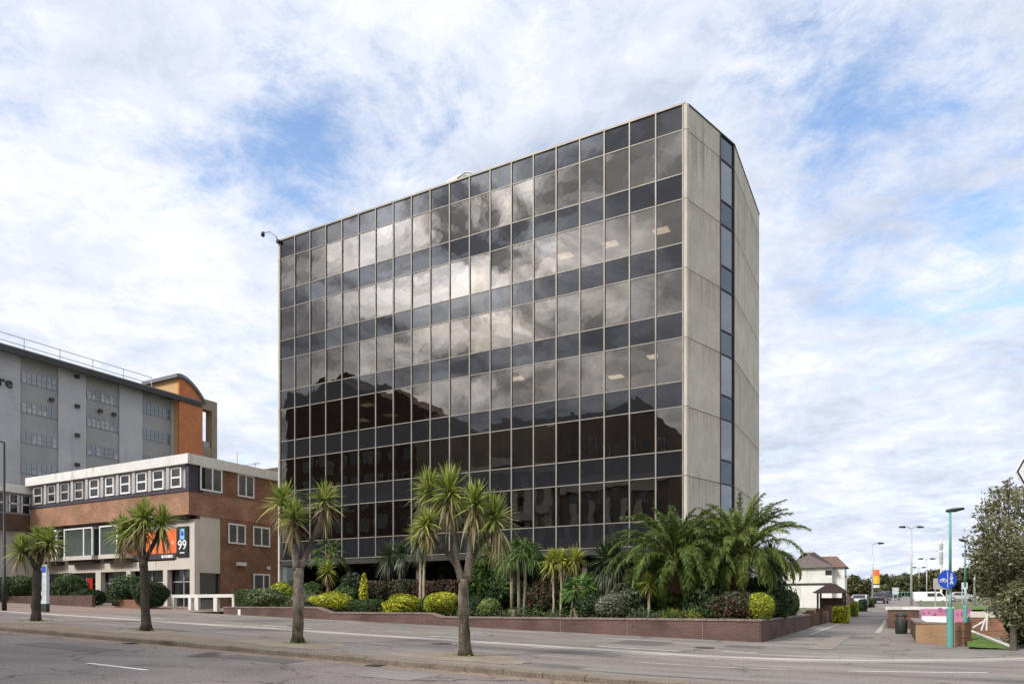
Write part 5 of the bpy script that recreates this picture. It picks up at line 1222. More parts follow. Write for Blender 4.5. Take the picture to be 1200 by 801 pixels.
fanpalm('twin stemmed palm with pale trunks right of the tall dark bush', x_, 28.9, z_, hgt(611, 652, 28.9), 0.85, GP, 20, 0.6, M['fan'], 0.07, ((-d_ / 2, 0), (d_ / 2, 0.1)), 0, 0.9)
stemhead(654, 655, 28.6, [(647, 657, 1.0), (658, 655, 0.85)], 'yellow headed palm on slim stems left of the bright fan palm', M['cordyel'], 0.66, 120, 0.05, 0.055, 20)
stemhead(669, 655, 28.9, [(673, 655, 1.0)], 'yellow headed palm on a single slim stem above the bright fan palm', M['cordyel'], 0.66, 130, 0.05, 0.055, 25)
fp_(679, 28.3, 690, 'low bright green fan palm above the solid dark bush', 0.55, 0.55, leafmat('bright_fan_leaf', [(0.07, 0.16, 0.03), (0.10, 0.21, 0.045), (0.14, 0.26, 0.06)], 0.3), 0.1, 20, ((0, 0),), 0.3)
stemhead(713, 665, 29.6, [(710, 656, 1.2), (722, 652, 1.1)], 'drooping dark green palm left of the first date palm', M['corddark'], 0.95, 150, 0.05, 0.07, 40, M['greygreen'])
stemhead(761, 680, 28.6, [(760, 682, 0.9)], 'small yellowish palm under the first date palm', M['cordyel'], 0.6, 100, 0.045, 0.06, 20)
datepalm('large arching date palm in front of the glass block right end', on_y(790, 700, 29.6)[0], 29.9, soil(-9), 2.6, 84, 3.35, M['phoenix'], GP, 3)
datepalm('large arching date palm at the right corner by the concrete end wall', on_y(862, 700, 30.2)[0], 31.0, soil(-9), 2.9, 84, 3.3, M['phoenixy'], GP, 5)
stemhead(838, 660, 32.8, [(836, 660, 1.2)], 'dark palm between the two date palms', M['corddark'], 0.9, 130, 0.05, 0.08, 40, M['greygreen'])
stemhead(905, 670, 33.0, [(903, 660, 1.3), (893, 672, 1.1)], 'dark silver green palm beneath the right date palm fronds', M['corddark'], 0.85, 150, 0.05, 0.08, 60, M['greygreen'])
x_ = on_y(930, 700, 35.5)[0]
cordyline('small round headed dark palm at the far right of the planter', min(x_, WXR - .6), 35.5, zt[2] - .12, [([(0, 0, .1), (0, 0, 1.2), (0.05, 0, on_y(930, 663, 35.5)[1] - zt[2] + .12)], 0.07, 0.06, 1.15)], [(0, 0, 0, .1), (0, 0, .3, .08)], GP, M['corddark'], None, 170, 0.75, 0.045, 30, M['barkdark'], lo=-1.0)
spiky('grassy yellow green tuft below the first date palm', *pl3(789, 28.0), 260, 0.75, 0.03, M['lime'], GS)
spiky('grassy tuft of yellow striped leaves right of the first date palm foot', *pl3(809, 27.9), 220, 0.7, 0.03, M['cordyel'], GS)
spiky('spiky grey brown tuft spilling over the wall left of the first date palm', *pl3(752, 27.8), 200, 0.8, 0.035, M['greygreen'], GS, lo=-0.1)
for px, ch in ((596, .38), (668, .35), (676, .33)):
    pass
bl = tag(box2(*[on_y(q, 700, 27.9)[0] for q in (598, 604)], 27.8, 28.0, zt[2] - .15, zt[2] + 0.35, 'marker_post', M['stone'], None), 'short brown marker post left of the twin palm stems', 'post')
bl = tag(box2(*[on_y(q, 700, 27.9)[0] for q in (673, 678)], 27.8, 28.0, zt[2] - .15, zt[2] + 0.42, 'marker_post', M['stone'], None), 'short brown marker post beside the solid dark bush', 'post')

# ------------------------------------------------------------------ planting before the brick office
GB = 'bushes before the brick office'
def gsh(px, pbase, ptop, pwid, y, mat, label, n=2000, leaf=0.07, **k):
    x = on_y(px, 700, y)[0]; z = T(x, y); h = on_y(px, ptop, y)[1] - z
    return shrub(label, 'shrub', x, y, z, size(pwid, y, px) / 2, 1.2, h, mat, n, leaf, 0, 0.15, GB, **k)
gsh(5, 712, 676, 40, 27.5, M['dgreen'], 'dark bush at the left frame edge below the brick wing', kind2=M['green'], share2=0.3)
gsh(28, 712, 673, 36, 28.0, M['dgreen'], 'dark bush right of the street lamp before the brick wing', kind2=M['green'], share2=0.45)
gsh(84, 712, 673, 34, 28.6, M['dgreen'], 'dark bush above pale rocks before the brick office', kind2=M['green'], share2=0.35)
gsh(102, 712, 690, 20, 28.4, M['dgreen'], 'low bush left of the red poster')
gsh(149, 712, 676, 40, 28.6, M['dgreen'], 'dark bush above the red brick bed left of the banner palm trunk', kind2=M['green'], share2=0.3)
gsh(178, 712, 678, 26, 28.8, M['dgreen'], 'dark bush right of the banner palm trunk')
spiky('spiky palm like bush crown on top of the bush above pale rocks', *[on_y(86, 690, 28.4)[0], 28.4, 2.0], 160, 0.9, 0.05, M['fan'], GB)
spiky('spiky leaves over the bush above the red brick bed', *[on_y(143, 690, 28.4)[0], 28.4, 1.9], 160, 0.9, 0.05, M['fan'], GB)
def rock(label, px, y, s):
    x = on_y(px, 700, y)[0]; mb = MB(); U, W_ = 10, 6; r = random.Random(px)
    for j in range(W_ + 1):
        for i in range(U): 
            th, ph = pi * j / W_, 2 * pi * i / U; k = r.uniform(0.75, 1.15); mb.v.append((x + s * k * sin(th) * cos(ph), y + s * .7 * k * sin(th) * sin(ph), T(x, y) + 0.2 * s + s * .75 * k * cos(th)))
    for j in range(W_):
        for i in range(U): mb.f.append((j * U + i, (j + 1) * U + i, (j + 1) * U + (i + 1) % U, j * U + (i + 1) % U))
    tag(mb.build('rock', surf('pale_rock', (0.2, 0.17, 0.14), (0.34, 0.29, 0.24), 3, 0.9, 0.5), None, (x, y, T(x, y)), smooth=False), label, 'rock', 'rocks in the forecourt bed')
rock('left pale rock in the forecourt bed', 81, 27.6, 0.45); rock('middle pale rock in the forecourt bed', 88, 27.5, 0.55); rock('right pale rock in the forecourt bed', 97, 27.7, 0.4)
xa, xb = on_y(135, 700, 27.9)[0], on_y(166, 700, 27.9)[0]
tag(box2(xa, xb, 27.9, 28.15, T(xa, 28) - .1, T(xa, 28) + .5, 'bed_wall', M['brickside'], None), 'low red brick bed wall left of the banner palm trunk', 'garden wall')
xa, xb = on_y(0, 700, 27.0)[0] - 6, on_y(108, 700, 27.0)[0]
tag(box2(xa, xb, 27.0, 27.2, T(xa, 27) - .6, T(xa, 27) + .25, 'bed_wall', M['wallbrick'], None), 'dark kerb wall of the bed before the brick office left side', 'garden wall')

sh(350, 682, 30, 31.5, M['dgreen'], 'dark bush under the left end of the glass block')
sh(415, 676, 34, 31.6, M['dgreen'], 'dark feathery bush behind the red topped hedge', leaf=.08)
sh(606, 678, 40, 31.4, M['green'], 'broad leafy bush behind the twin pale palm stems', n=2000, leaf=.085)
sh(662, 680, 34, 31.4, M['dgreen'], 'dark bush behind the yellow headed palm stems', n=1800, leaf=.08)
sh(690, 676, 30, 31.8, M['green'], 'leafy bush behind the bright fan palm', n=1600, leaf=.08)
sh(752, 672, 44, 32.0, M['dgreen'], 'tall dark bush behind the first date palm', n=2400, leaf=.09)
sh(800, 668, 50, 32.2, M['dgreen'], 'tall dark bush behind both date palms', n=2600, leaf=.09)
fp_(600, 30.2, 650, 'leafy fan palm left of the twin pale stems', 0.8, 0.6, nf=20)
fp_(733, 31.2, 668, 'fan palm partly hidden left of the first date palm', 0.8, 0.6, nf=20)

# mixed ground cover over the planter soil (nobody could count it)
def cover_stuff(name, label, n, leafm, size_, hmax, seed):
    r = np.random.default_rng(seed); X = r.uniform(XA + .5, WXR - .5, n); Y_ = WY + .45 + r.uniform(0, 1, n) ** 1.3 * 5.5
    Z = np.array([soil(a) for a in X]); clump = .5 + .5 * np.sin(X * 1.7 + seed) * np.sin(Y_ * 1.3 + X * .6)
    P_ = np.stack([X, Y_, Z + r.uniform(0, 1, n) * hmax * (.25 + clump)], 1); V, Fq = leaves_at(P_, np.tile([0, -.4, .8], (n, 1)), size_, .8, .45)
    tag(npmesh(name, V, Fq, leafm), label, 'ground cover', None, 'stuff')
cover_stuff('ground_cover', 'mixed green ground cover between the planter shrubs', 16000, M['green'], .06, .55, 1)
cover_stuff('dry_ground_cover', 'dry brownish ground cover and twigs between the planter shrubs', 7000, M['redleaf'], .055, .5, 4)
bl_n = 2600; X = rng.uniform(XA + .6, WXR - .6, bl_n); X = np.round(X / 1.9) * 1.9 + rng.normal(0, .22, bl_n); X = np.clip(X, XA + .5, WXR - .5); Y_ = WY + .6 + np.abs(np.sin(np.round(X / 1.9) * 7.1)) * 1.6 + rng.normal(0, .12, bl_n)
V, Fq = blades(np.stack([X, np.maximum(Y_, WY + .42), np.array([soil(a) for a in X])], 1), rng.uniform(0, 6.28, bl_n), rng.uniform(.4, 1.4, bl_n), rng.uniform(.35, .85, bl_n), .025 * np.ones(bl_n), rng.uniform(.1, .7, bl_n), 3)
tag(npmesh('strappy_ground_cover', V, Fq, M['varieg']), 'strappy leaved ground cover tufts along the planter bed', 'ground cover', None, 'stuff')
# ------------------------------------------------------------------ street furniture left
x, y, Y = ground(5, 715)
lp = thing('street_lamp', 'dark grey street lamp at the left frame edge', 'street lamp', (x, y, T(x, y)))
z1 = at(5, 518, Y)[2]; z0 = T(x, y)
MB().tube([(x, y, z0), (x, y, z0 + 1.6), (x, y, z0 + 1.65), (x, y, z1)], [0.12, 0.12, 0.075, 0.05], 10).build('pole', M['black'], lp, smooth=True)
MB().tube([(x, y, z1), (x - 0.5, y - 0.1, z1 + 0.12), (x - 1.0, y - 0.2, z1 + 0.1)], 0.035, 8).build('arm', M['black'], lp, smooth=True)
box2(x - 0.9, x - 1.6, y - 0.35, y - 0.1, z1 + 0.03, z1 + 0.16, 'lamp_head', M['black'], lp, 0.03)
x, y, Y = ground(53, 716.5)
tt = thing('totem_sign', 'tall pale information totem with blue top square behind the leftmost verge palm', 'sign', (x, y, T(x, y)))
zb, zt_ = T(x, y), at(53, 661, Y)[2]; hw = 5.6 / F * Y
box2(x - hw, x + hw, y - 0.09, y + 0.09, zb, zb + 0.42, 'plinth', M['dframe'], tt)
box2(x - hw, x + hw, y - 0.08, y + 0.08, zb + 0.423, zt_, 'panel', M['palesign'], tt, 0.01)
box2(x - hw + 0.05, x + hw - 0.05, y - 0.086, y - 0.081, zt_ - 0.42, zt_ - 0.1, 'blue_square', M['blue'], tt)
f = MB()
for i in range(9): f.box(x - hw + 0.08, x + hw - 0.08 - 0.1 * (i % 3), y - 0.086, y - 0.0815, zt_ - 0.62 - 0.13 * i, zt_ - 0.59 - 0.13 * i)
f.build('text_lines', M['panelgrey'], tt)

# ------------------------------------------------------------------ right side: underpass walls, poles, sign
def wallseg(f, P, Q, z0, z1, th):
    P, Q = Vector(P), Vector(Q); d = (Q - P).normalized(); n = Vector((-d.y, d.x)); a, b = P, Q
    f.prism([tuple(a), tuple(b), tuple(b + n * th), tuple(a + n * th)], z0, z1)
def gpt(px, py): x, y, Y = ground(px, py); return (x, y), Y
pL, YL = gpt(1073, 752); pR, YR = gpt(1119, 756.2)
ztop = at(1073, 728.5, YL)[2]
bw_ = thing('tan_brick_wall', 'tan brick wall of the underpass ramp behind the green lamp post', 'garden wall', (pL[0], pL[1], T(*pL)))
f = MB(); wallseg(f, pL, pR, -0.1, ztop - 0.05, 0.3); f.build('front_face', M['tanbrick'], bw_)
pB = (pL[0] - 0.05, pL[1] + 9)
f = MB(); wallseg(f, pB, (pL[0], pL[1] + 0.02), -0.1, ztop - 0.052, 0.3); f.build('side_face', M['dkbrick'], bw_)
f = MB(); wallseg(f, (pL[0] - .03, pL[1] - .03), (pR[0] + .03, pR[1] - .03), ztop - 0.047, ztop + 0.02, 0.38); wallseg(f, (pB[0] - .04, pB[1]), (pL[0] - .04, pL[1] + .1), ztop - 0.046, ztop + 0.018, 0.38); f.build('coping', M['coping'], bw_)
# darker brick pier at its right end
f = MB(); wallseg(f, (pR[0] + 0.005, pR[1] - 0.02), (pR[0] + 0.25, pR[1] - 0.22), -0.1, ztop + 0.06, 0.35); f.build('pier', M['brickside'], bw_)
# dark wall with white slab further back
YD = 44.5
xa, xb = on_y(1040, 720, YD)[0], on_y(1077, 720, YD)[0]
dw = thing('dark_underpass_wall', 'dark brick underpass wall with white slab top beyond the litter bin', 'garden wall', (xa, YD, T(xa, YD)))
zc = on_y(1055, 714, YD)[1]
box2(xa, xb, YD, YD + 0.4, -0.2, zc, 'wall', M['dkbrick'], dw)
box2(xa, xa + 0.35, YD + 0.401, 62, -0.2, zc - 0.01, 'side_wall', M['dkbrick'], dw)
box2(xa - 0.1, on_y(1118, 710, YD)[0], YD - 0.08, YD + 4.5, zc + 0.003, zc + 0.16, 'slab', M['white'], dw)
YM = 43.6
xa, xb = on_y(1079, 720, YM)[0], on_y(1139, 720, YM)[0]
mw = thing('mural_wall', 'pink painted mural wall with white band behind the tan brick wall', 'mural wall', (xa, YM, 0))
zt_, zb_ = on_y(1100, 713, YM)[1], on_y(1100, 730, YM)[1]
box2(xa, xb, YM, YM + 0.3, -1.0, zt_, 'painted_face', M['pink'], mw)
xc = on_y(1112, 720, YM)[0]
box2(xa + .05, xc, YM - 0.02, YM - 0.003, zb_ - 0.2, zb_ + 0.38, 'white_band', M['signwhite'], mw)
f = MB(); rr_ = random.Random(4)
for i in range(9):
    x = xa + (xb - xa) * (i + .5) / 9; z = zb_ + 0.55 + rr_.uniform(-.1, .2); f.tube([(x, YM - 0.004, z), (x + .001, YM - 0.02, z)], rr_.uniform(.05, .13), 9)
f.build('purple_painted_shapes', surf('purple_mural_paint', (0.26, 0.08, 0.2), (0.36, 0.14, 0.28), 2, 0.8), mw)
# litter bin
x, y, Y = ground(1056, 742)
lb = thing('litter_bin', 'round dark litter bin beside the tan brick wall', 'bin', (x, y, T(x, y))); zb_ = T(x, y)
MB().tube([(x, y, zb_), (x, y, zb_ + .05), (x, y, zb_ + 0.62), (x, y, zb_ + 0.66)], [0.22, 0.25, 0.27, 0.25], 18).build('body', M['binmat'], lb, smooth=True)
f = MB()
for i in range(4): 
    a = pi / 4 + pi / 2 * i; f.tube([(x + .22 * cos(a), y + .22 * sin(a), zb_ + .64), (x + .22 * cos(a), y + .22 * sin(a), zb_ + .82)], 0.03, 6)
f.build('hood_posts', M['binmat'], lb)
MB().tube([(x, y, zb_ + .80), (x, y, zb_ + .86), (x, y, zb_ + .95), (x, y, zb_ + 1.0)], [0.27, 0.28, 0.2, 0.05], 18).build('hood', M['binmat'], lb, smooth=True)
# green lamp posts
def lamp(px, pb, ptop, label, r=0.09, arm=0.45, armdir=1, sign=False, Yf=None, hgt_base=1.25):
    if Yf: x, y, _ = at(px, pb, Yf); Y = Yf
    else: x, y, Y = ground(px, pb)
    z0, z1 = T(x, y), at(px, ptop, Y)[2]
    o = thing('street_lamp', label, 'street lamp', (x, y, z0), 'street lamps beyond the planter')
    MB().tube([(x, y, z0), (x, y, z0 + hgt_base), (x, y, z0 + hgt_base + .06)], [r * 1.45, r * 1.45, r * .8], 12).build('base_sleeve', M['teal'], o, smooth=False)
    zm = z0 + hgt_base + .05 + (z1 - z0) * 0.2
    MB().tube([(x, y, z0 + hgt_base), (x, y, zm)], r * .62, 10).build('faded_pole', M['tealpale'], o, smooth=True)
    MB().tube([(x, y, zm), (x, y, z1)], [r * .6, r * .5], 10).build('pole', M['teal'], o, smooth=True)
    ax, ay = cT * armdir, sT * armdir
    MB().tube([(x - ax * .12, y - ay * .12, z1 + .02), (x + ax * .15, y + ay * .15, z1 + 0.05), (x + ax * arm, y + ay * arm, z1 + .1)], [0.05, 0.07, 0.04], 8).build('lamp_head', M['dframe'], o, smooth=True)
    return o, x, y, Y
o, lx, ly, lY = lamp(1113.5, 757.5, 599, 'near teal lamp post carrying the round blue sign', 0.075)
o2, *_ = lamp(1131, 741, 634, 'farther teal lamp post at the left edge of the big bush', 0.065, 0.3, -1)
# shared path sign
r = ray(1110, 678.5); sx_, sy_, sz_ = at(1110, 678.5, lY - 0.15); nrm_ = Vector((sT, -cT, 0)); rt = Vector((cT, sT, 0))
rs_ = thing('cycle_path_sign', 'round blue shared path sign with white cyclist and walker on the teal lamp post', 'sign', (sx_, sy_, sz_))
rad = 10.8 / F * lY
MB().tube([tuple(Vector((sx_, sy_, sz_)) - nrm_ * .0), tuple(Vector((sx_, sy_, sz_)) + nrm_ * 0.02)], rad, 32).build('disc', M['blue'], rs_)
def onsign(pts, th=0.006, lift=0.0215):
    P3 = [tuple(Vector((sx_, sy_, sz_)) + rt * a * rad + Vector((0, 0, b * rad)) + nrm_ * lift) for a, b in pts]
    return P3, tuple(nrm_ * th)
f = MB(); P3, d = onsign([(-.03, -.85), (.03, -.85), (.03, .85), (-.03, .85)]); f.extr(P3, d); f.build('divider', M['signwhite'], rs_)
f = MB()
def stroke(pts, w, f):
    for (a, b), (c, e) in zip(pts[:-1], pts[1:]):
        l = sqrt((c - a) ** 2 + (e - b) ** 2); nx_, ny_ = -(e - b) / l * w / 2, (c - a) / l * w / 2
        P3, d = onsign([(a - nx_, b - ny_), (c - nx_, e - ny_), (c + nx_, e + ny_), (a + nx_, b + ny_)]); f.extr(P3, d)
def ring(cx_, cy_, r_, w, f, n=14):
    stroke([(cx_ + r_ * cos(2 * pi * i / n), cy_ + r_ * sin(2 * pi * i / n)) for i in range(n + 1)], w, f)
ring(-.66, -.12, .16, .06, f); ring(-.27, -.12, .16, .06, f); stroke([(-.66, -.12), (-.52, .12), (-.33, .1), (-.27, -.12)], .06, f); stroke([(-.52, .12), (-.44, -.1), (-.33, .1)], .06, f); f.build('cycle_symbol', M['signwhite'], rs_)
f = MB(); stroke([(.42, .42), (.42, .0)], .2, f); stroke([(.42, .0), (.3, -.5)], .11, f); stroke([(.42, .0), (.56, -.5)], .11, f); stroke([(.42, .35), (.25, .05)], .08, f); stroke([(.42, .35), (.6, .08)], .08, f); ring(.42, .56, .06, .12, f, 8); f.build('walker_symbol', M['signwhite'], rs_)
MB().tube([(sx_, sy_, sz_), (lx, ly, sz_)], 0.03, 6).build('clamp', M['steel'], rs_)
# grass wedge with white edging rail
g = MB(); q = [gpt(1129, 738)[0], gpt(1133, 761)[0], gpt(1186, 762)[0]]
w0_, w1_ = gpt(1130, 760)[0], gpt(1185, 761)[0]
base_z = T(*w0_)
pA = (w0_[0] + .1, w0_[1] + .1, base_z + .05); pBq = (w1_[0], w1_[1] + .1, T(*w1_) + .02); pC = at(1131, 738.5, 26.5)
gr_ = MB(); 
nseg = 10; tri = []
for i in range(nseg + 1):
    for j in range(nseg + 1 - i):
        a, b = i / nseg, j / nseg; p = Vector(pA) * (1 - a - b) + Vector(pBq) * a + Vector(pC) * b; gr_.v.append((p.x, p.y, p.z + random.uniform(0, .03))); tri.append((i, j))
ix = {t: k for k, t in enumerate(tri)}
for i in range(nseg):
    for j in range(nseg - i):
        gr_.f.append((ix[(i, j)], ix[(i + 1, j)], ix[(i, j + 1)]))
        if j < nseg - i - 1: gr_.f.append((ix[(i + 1, j)], ix[(i + 1, j + 1)], ix[(i, j + 1)]))
tag(gr_.build('grass_bank', M['grass']), kind='structure')
rlq = thing('ramp_rail', 'white sloping ramp edge rail beside the bright grass bank', 'railing', pC)
P, Q = Vector(pC) + Vector((-.1, .1, .12)), Vector(pBq) + Vector((.05, .05, .06))
MB().tube([tuple(P), tuple(Q)], 0.045, 6).build('top_rail', M['white'], rlq)
f = MB()
for i in range(6): p = P.lerp(Q, i / 5); f.tube([(p.x, p.y, p.z - .45), tuple(p)], 0.03, 6)
f.build('rail_posts', M['white'], rlq)
# things on the far side of the ramp
xq, yq, Yq = gpt(1150, 735)[0] + (0,)
YQ = 36.0
x0, x1 = on_y(1137, 720, YQ)[0], on_y(1182, 720, YQ)[0]
wq = thing('ramp_side_wall', 'cream and brown wall of the ramp behind the grass bank', 'garden wall', (x0, YQ, 0))
zq = on_y(1150, 716, YQ)[1]; zq2 = on_y(1150, 723, YQ)[1]
box2(x0, x1 + 6, YQ, YQ + .3, -.5, zq2, 'brown_face', M['brickside'], wq); box2(x0, x1 + 6, YQ - .03, YQ + .33, zq2 + .002, zq, 'cream_band', M['cream'], wq)
f = MB(); 
for (a, b), (c, d) in [((1150, 738), (1157, 718)), ((1157, 718), (1156, 738)), ((1140, 735), (1155, 726))]:
    p1, p2 = on_y(a, b, YQ - 1.5), on_y(c, d, YQ - 1.5); f.tube([(p1[0], YQ - 1.5, p1[1]), (p2[0], YQ - 1.5, p2[1])], 0.035, 6)
tag(f.build('stair_handrail', M['white'], None), 'white cranked handrail on the steps left of the bush trunk', 'handrail')

# ------------------------------------------------------------------ big bush / tree at the right edge
def tree(label, x, y, z, trunkpts, blobs, leafm, leaf, barkm, group=None, name='tree', limbs=True, cat='tree', jitter=0.8, asp=0.45):
    """blobs: (cx,cy,cz,rx,ry,rz,n) leaf clumps in world space"""
    o = thing(name, label, cat, (x, y, z), group)
    MB().tube([p[:3] for p in trunkpts], [p[3] for p in trunkpts], 9).build('trunk', barkm, o, smooth=True)
    parts = []; lm = MB(); top = Vector(trunkpts[-1][:3])
    for cx_, cy_, cz_, rx, ry, rz, n in blobs:
        d = rng.normal(0, 1, (n, 3)); d /= np.linalg.norm(d, axis=1)[:, None]; rr_ = rng.uniform(0.15, 1, n) ** 0.5 * noisy(d, SEED[0], 0.55); SEED[0] += 1
        P_ = d * rr_[:, None] * np.array([rx, ry, rz]) + np.array([cx_ - x, cy_ - y, cz_ - z]); parts.append(leaves_at(P_, d, leaf, jitter, asp))
        if limbs:
            e = Vector((cx_, cy_, cz_)); s_ = Vector(trunkpts[min(len(trunkpts) - 1, 1)][:3]).lerp(top, random.random()); m_ = s_.lerp(e, .5) + Vector((random.gauss(0, .1), random.gauss(0, .1), .15)) * (rx)
            lm.tube([tuple(s_), tuple(m_), tuple(e)], [trunkpts[-1][3] * .7, trunkpts[-1][3] * .4, trunkpts[-1][3] * .15], 6)
            for q in range(4):
                dv = Vector(rng.normal(0, 1, 3)); dv.normalize(); e2 = e + Vector((dv.x * rx, dv.y * ry, dv.z * rz)) * .8; lm.tube([tuple(m_.lerp(e, .6)), tuple(e2)], [trunkpts[-1][3] * .2, trunkpts[-1][3] * .06], 5)
    V, Fq = join(parts); npmesh('crown', V, Fq, leafm, o)
    if lm.v: lm.build('limbs', barkm, o)
    return o
x, y, Y = ground(1187, 762); z = T(x, y); Y = 23.0
M['barkbush'] = surf('bush_bark', (0.06, 0.05, 0.035), (0.11, 0.09, 0.065), 5, .95, .5, (20, .3))
def P3(px, py, Yd): return at(px, py, Yd)
bl = []
rnd = random.Random(9)
spec = [(1156, 596, 12, 6), (1168, 574, 10, 5), (1150, 632, 9, 5), (1143, 668, 9, 7), (1180, 566, 7, 5), (1172, 590, 19, 16), (1193, 582, 22, 16), (1165, 612, 20, 16), (1190, 610, 26, 22), (1158, 640, 22, 20), (1180, 640, 26, 24), (1200, 650, 30, 30), (1158, 668, 22, 18), (1178, 672, 26, 24), (1172, 692, 22, 18), (1190, 700, 28, 26), (1205, 725, 30, 28), (1150, 655, 12, 12), (1215, 600, 30, 26), (1235, 640, 36, 34), (1240, 700, 40, 36), (1205, 752, 24, 14), (1163, 592, 9, 7), (1176, 577, 10, 6), (1147, 618, 7, 6), (1150, 604, 9, 6)]
for px, py, a, b in spec:
    dd = rnd.uniform(-1.0, 1.4); p = P3(px, py, Y + dd); k = Y / F
    sp_ = 0.75 if py < 630 else 1.0
    bl.append((*p, a * k, a * k, b * k, int(a * b * (1.25 if py < 635 else 2.6))))
tree('large loose olive green bush tree filling the right frame edge', x, y, z, [(x, y, z - .1, .10), (*P3(1188, 730, Y)[:2], z + 1.0, .085), (*P3(1184, 690, Y), .075), (*P3(1190, 640, Y), .055)], bl, M['olive'], 0.062, M['barkbush'], name='bush_tree')
# dark shrub in its foot
xx, yy, Yy = at(1216, 740, 22.6)
shrub('dark shrub at the foot of the olive bush tree', 'shrub', xx, yy, T(xx, yy), 1.0, .9, 1.9, M['dgreen'], 2500, 0.06, 0, .2, None)
# pointed direction sign at the frame edge
sY = 12.0; c = Vector(at(1206, 552.5, sY)); k = sY / F
ds = thing('direction_sign', 'white pointed direction sign with black border entering at the right frame edge', 'sign', tuple(c))
def pent(s, th, lift, mat, nm):
    pts = [(-16.5 * s, 0), (-6 * s, -18.5 * s), (34, -18.5 * s), (34, 18.5 * s), (-6 * s, 18.5 * s)]
    f = MB(); f.extr([tuple(c + rt * a * k + Vector((0, 0, b * k)) + nrm_ * lift) for a, b in pts], tuple(nrm_ * th)); f.build(nm, mat, ds)
pent(1.0, 0.012, 0, M['signwhite'], 'backing_plate'); pent(0.93, 0.004, 0.0125, M['black'], 'black_border'); pent(0.80, 0.004, 0.017, M['signwhite'], 'face')
f = MB(); f.tube([tuple(c + rt * -4 * k + nrm_ * .0215), tuple(c + rt * -4 * k + nrm_ * .026)], 3.0 * k, 16); f.tube([tuple(c + rt * 8 * k + nrm_ * .0215), tuple(c + rt * 8 * k + nrm_ * .026)], 3.0 * k, 16); f.build('black_marks', M['black'], ds)
bx_ = c + rt * 26 * k - nrm_ * .08
MB().tube([(bx_.x, bx_.y, T(bx_.x, bx_.y) - .1), (bx_.x, bx_.y, c.z + .4)], .045, 10).build('post', M['steel'], ds)

# ------------------------------------------------------------------ the lane: walls, hedges, house
YS = 60.0
def lx_(px, y): return on_y(px, 700, y)[0]
# low brown wall pieces between house and lane (run along the lane)
lw = thing('lane_wall', 'low brown brick wall with piers along the left of the lane', 'garden wall', (-4.6, 50, T(-4.6, 50)))
for i, (y0, y1, h) in enumerate([(46, 50, .75), (51.5, 57, .8), (58.5, 66, .9), (68, 80, 1.2), (82, 96, 1.3)]):
    zz_ = T(-4.6, y0); box2(-4.75, -4.5, y0, y1, zz_ - .3, zz_ + h, 'wall_length', M['brickside'] if i % 2 else M['dkbrick'], lw)
    box2(-4.85, -4.4, y0 - .45, y0 - .003, zz_ - .3, zz_ + h + .2, 'pier', M['dkbrick'], lw)
xa = on_y(962, 715, 48)[0]
fw = tag(box2(xa - 1.2, -4.9, 47.6, 47.9, T(-5, 48) - .3, T(-5, 48) + .8, 'front_wall', M['dkbrick'], None), 'low dark front garden wall facing the street beside the planter', 'garden wall')
f = MB(); f.box(-9.5, -4.9, 44.0, 44.5, 0.2, 1.25); tag(f.build('rendered_wall', M['paleband']), 'pale rendered garden wall sloping up behind the planter return', 'garden wall')
GH = 'hedges along the lane'
def lsh(px, y, top, wpx, mat, label, n=1200, leaf=.09, boxy=.8, **k):
    x = lx_(px, y); z = T(x, y); h = on_y(px, top, y)[1] - z; shrub(label, 'hedge', x, y, z, size(wpx, y, px) / 2, k.pop('ry', .8), h, mat, n, leaf, boxy, .06, GH, 'hedge', **k)
lsh(986, 54, 710, 17, M['yellowleaf'], 'golden clipped hedge beside the lane near the shelter', kind2=M['lime'], share2=.4)
lsh(1001, 66, 705, 7, M['lime'], 'narrow lime hedge further along the lane')
lsh(1011, 78, 702, 8, M['dgreen'], 'dark narrow hedge far along the lane'); lsh(1020, 92, 701, 8, M['green'], 'small green hedge at the far end of the lane wall')
# shelter with a dark hipped roof
SY = 62.0; xa, xb = lx_(955, SY), lx_(991, SY); zb_ = T(xa, SY); ze, zp = on_y(973, 694, SY)[1], on_y(973, 684.5, SY)[1]
gz_ = thing('garden_shelter', 'dark timber shelter with hipped roof in front of the white house', 'shelter', ((xa + xb) / 2, SY + 1.4, zb_))
f = MB()
for x in (xa + .2, xb - .2):
    for y in (SY + .1, SY + 2.6): f.box(x - .07, x + .07, y - .07, y + .07, zb_ - .2, ze)
f.build('timber_posts', M['dframe'], gz_)
xm, ym = (xa + xb) / 2, SY + 1.35
f = MB(); f.v = [(xa - .2, SY - .2, ze), (xb + .2, SY - .2, ze), (xb + .2, SY + 2.9, ze), (xa - .2, SY + 2.9, ze), (xm - .3, ym, zp + .1), (xm + .3, ym, zp + .1)]; f.f = [(0, 1, 5, 4), (1, 2, 5), (2, 3, 4, 5), (3, 0, 4), (3, 2, 1, 0)]; f.build('roof', surf('dark_red_tile', (0.06, 0.035, 0.03), (0.1, 0.055, 0.045), 3, .8, .2), gz_)
box2(xa + .3, xb - .3, SY + 2.3, SY + 2.5, zb_, zb_ + 1.6, 'back_panel', M['dkbrick'], gz_)
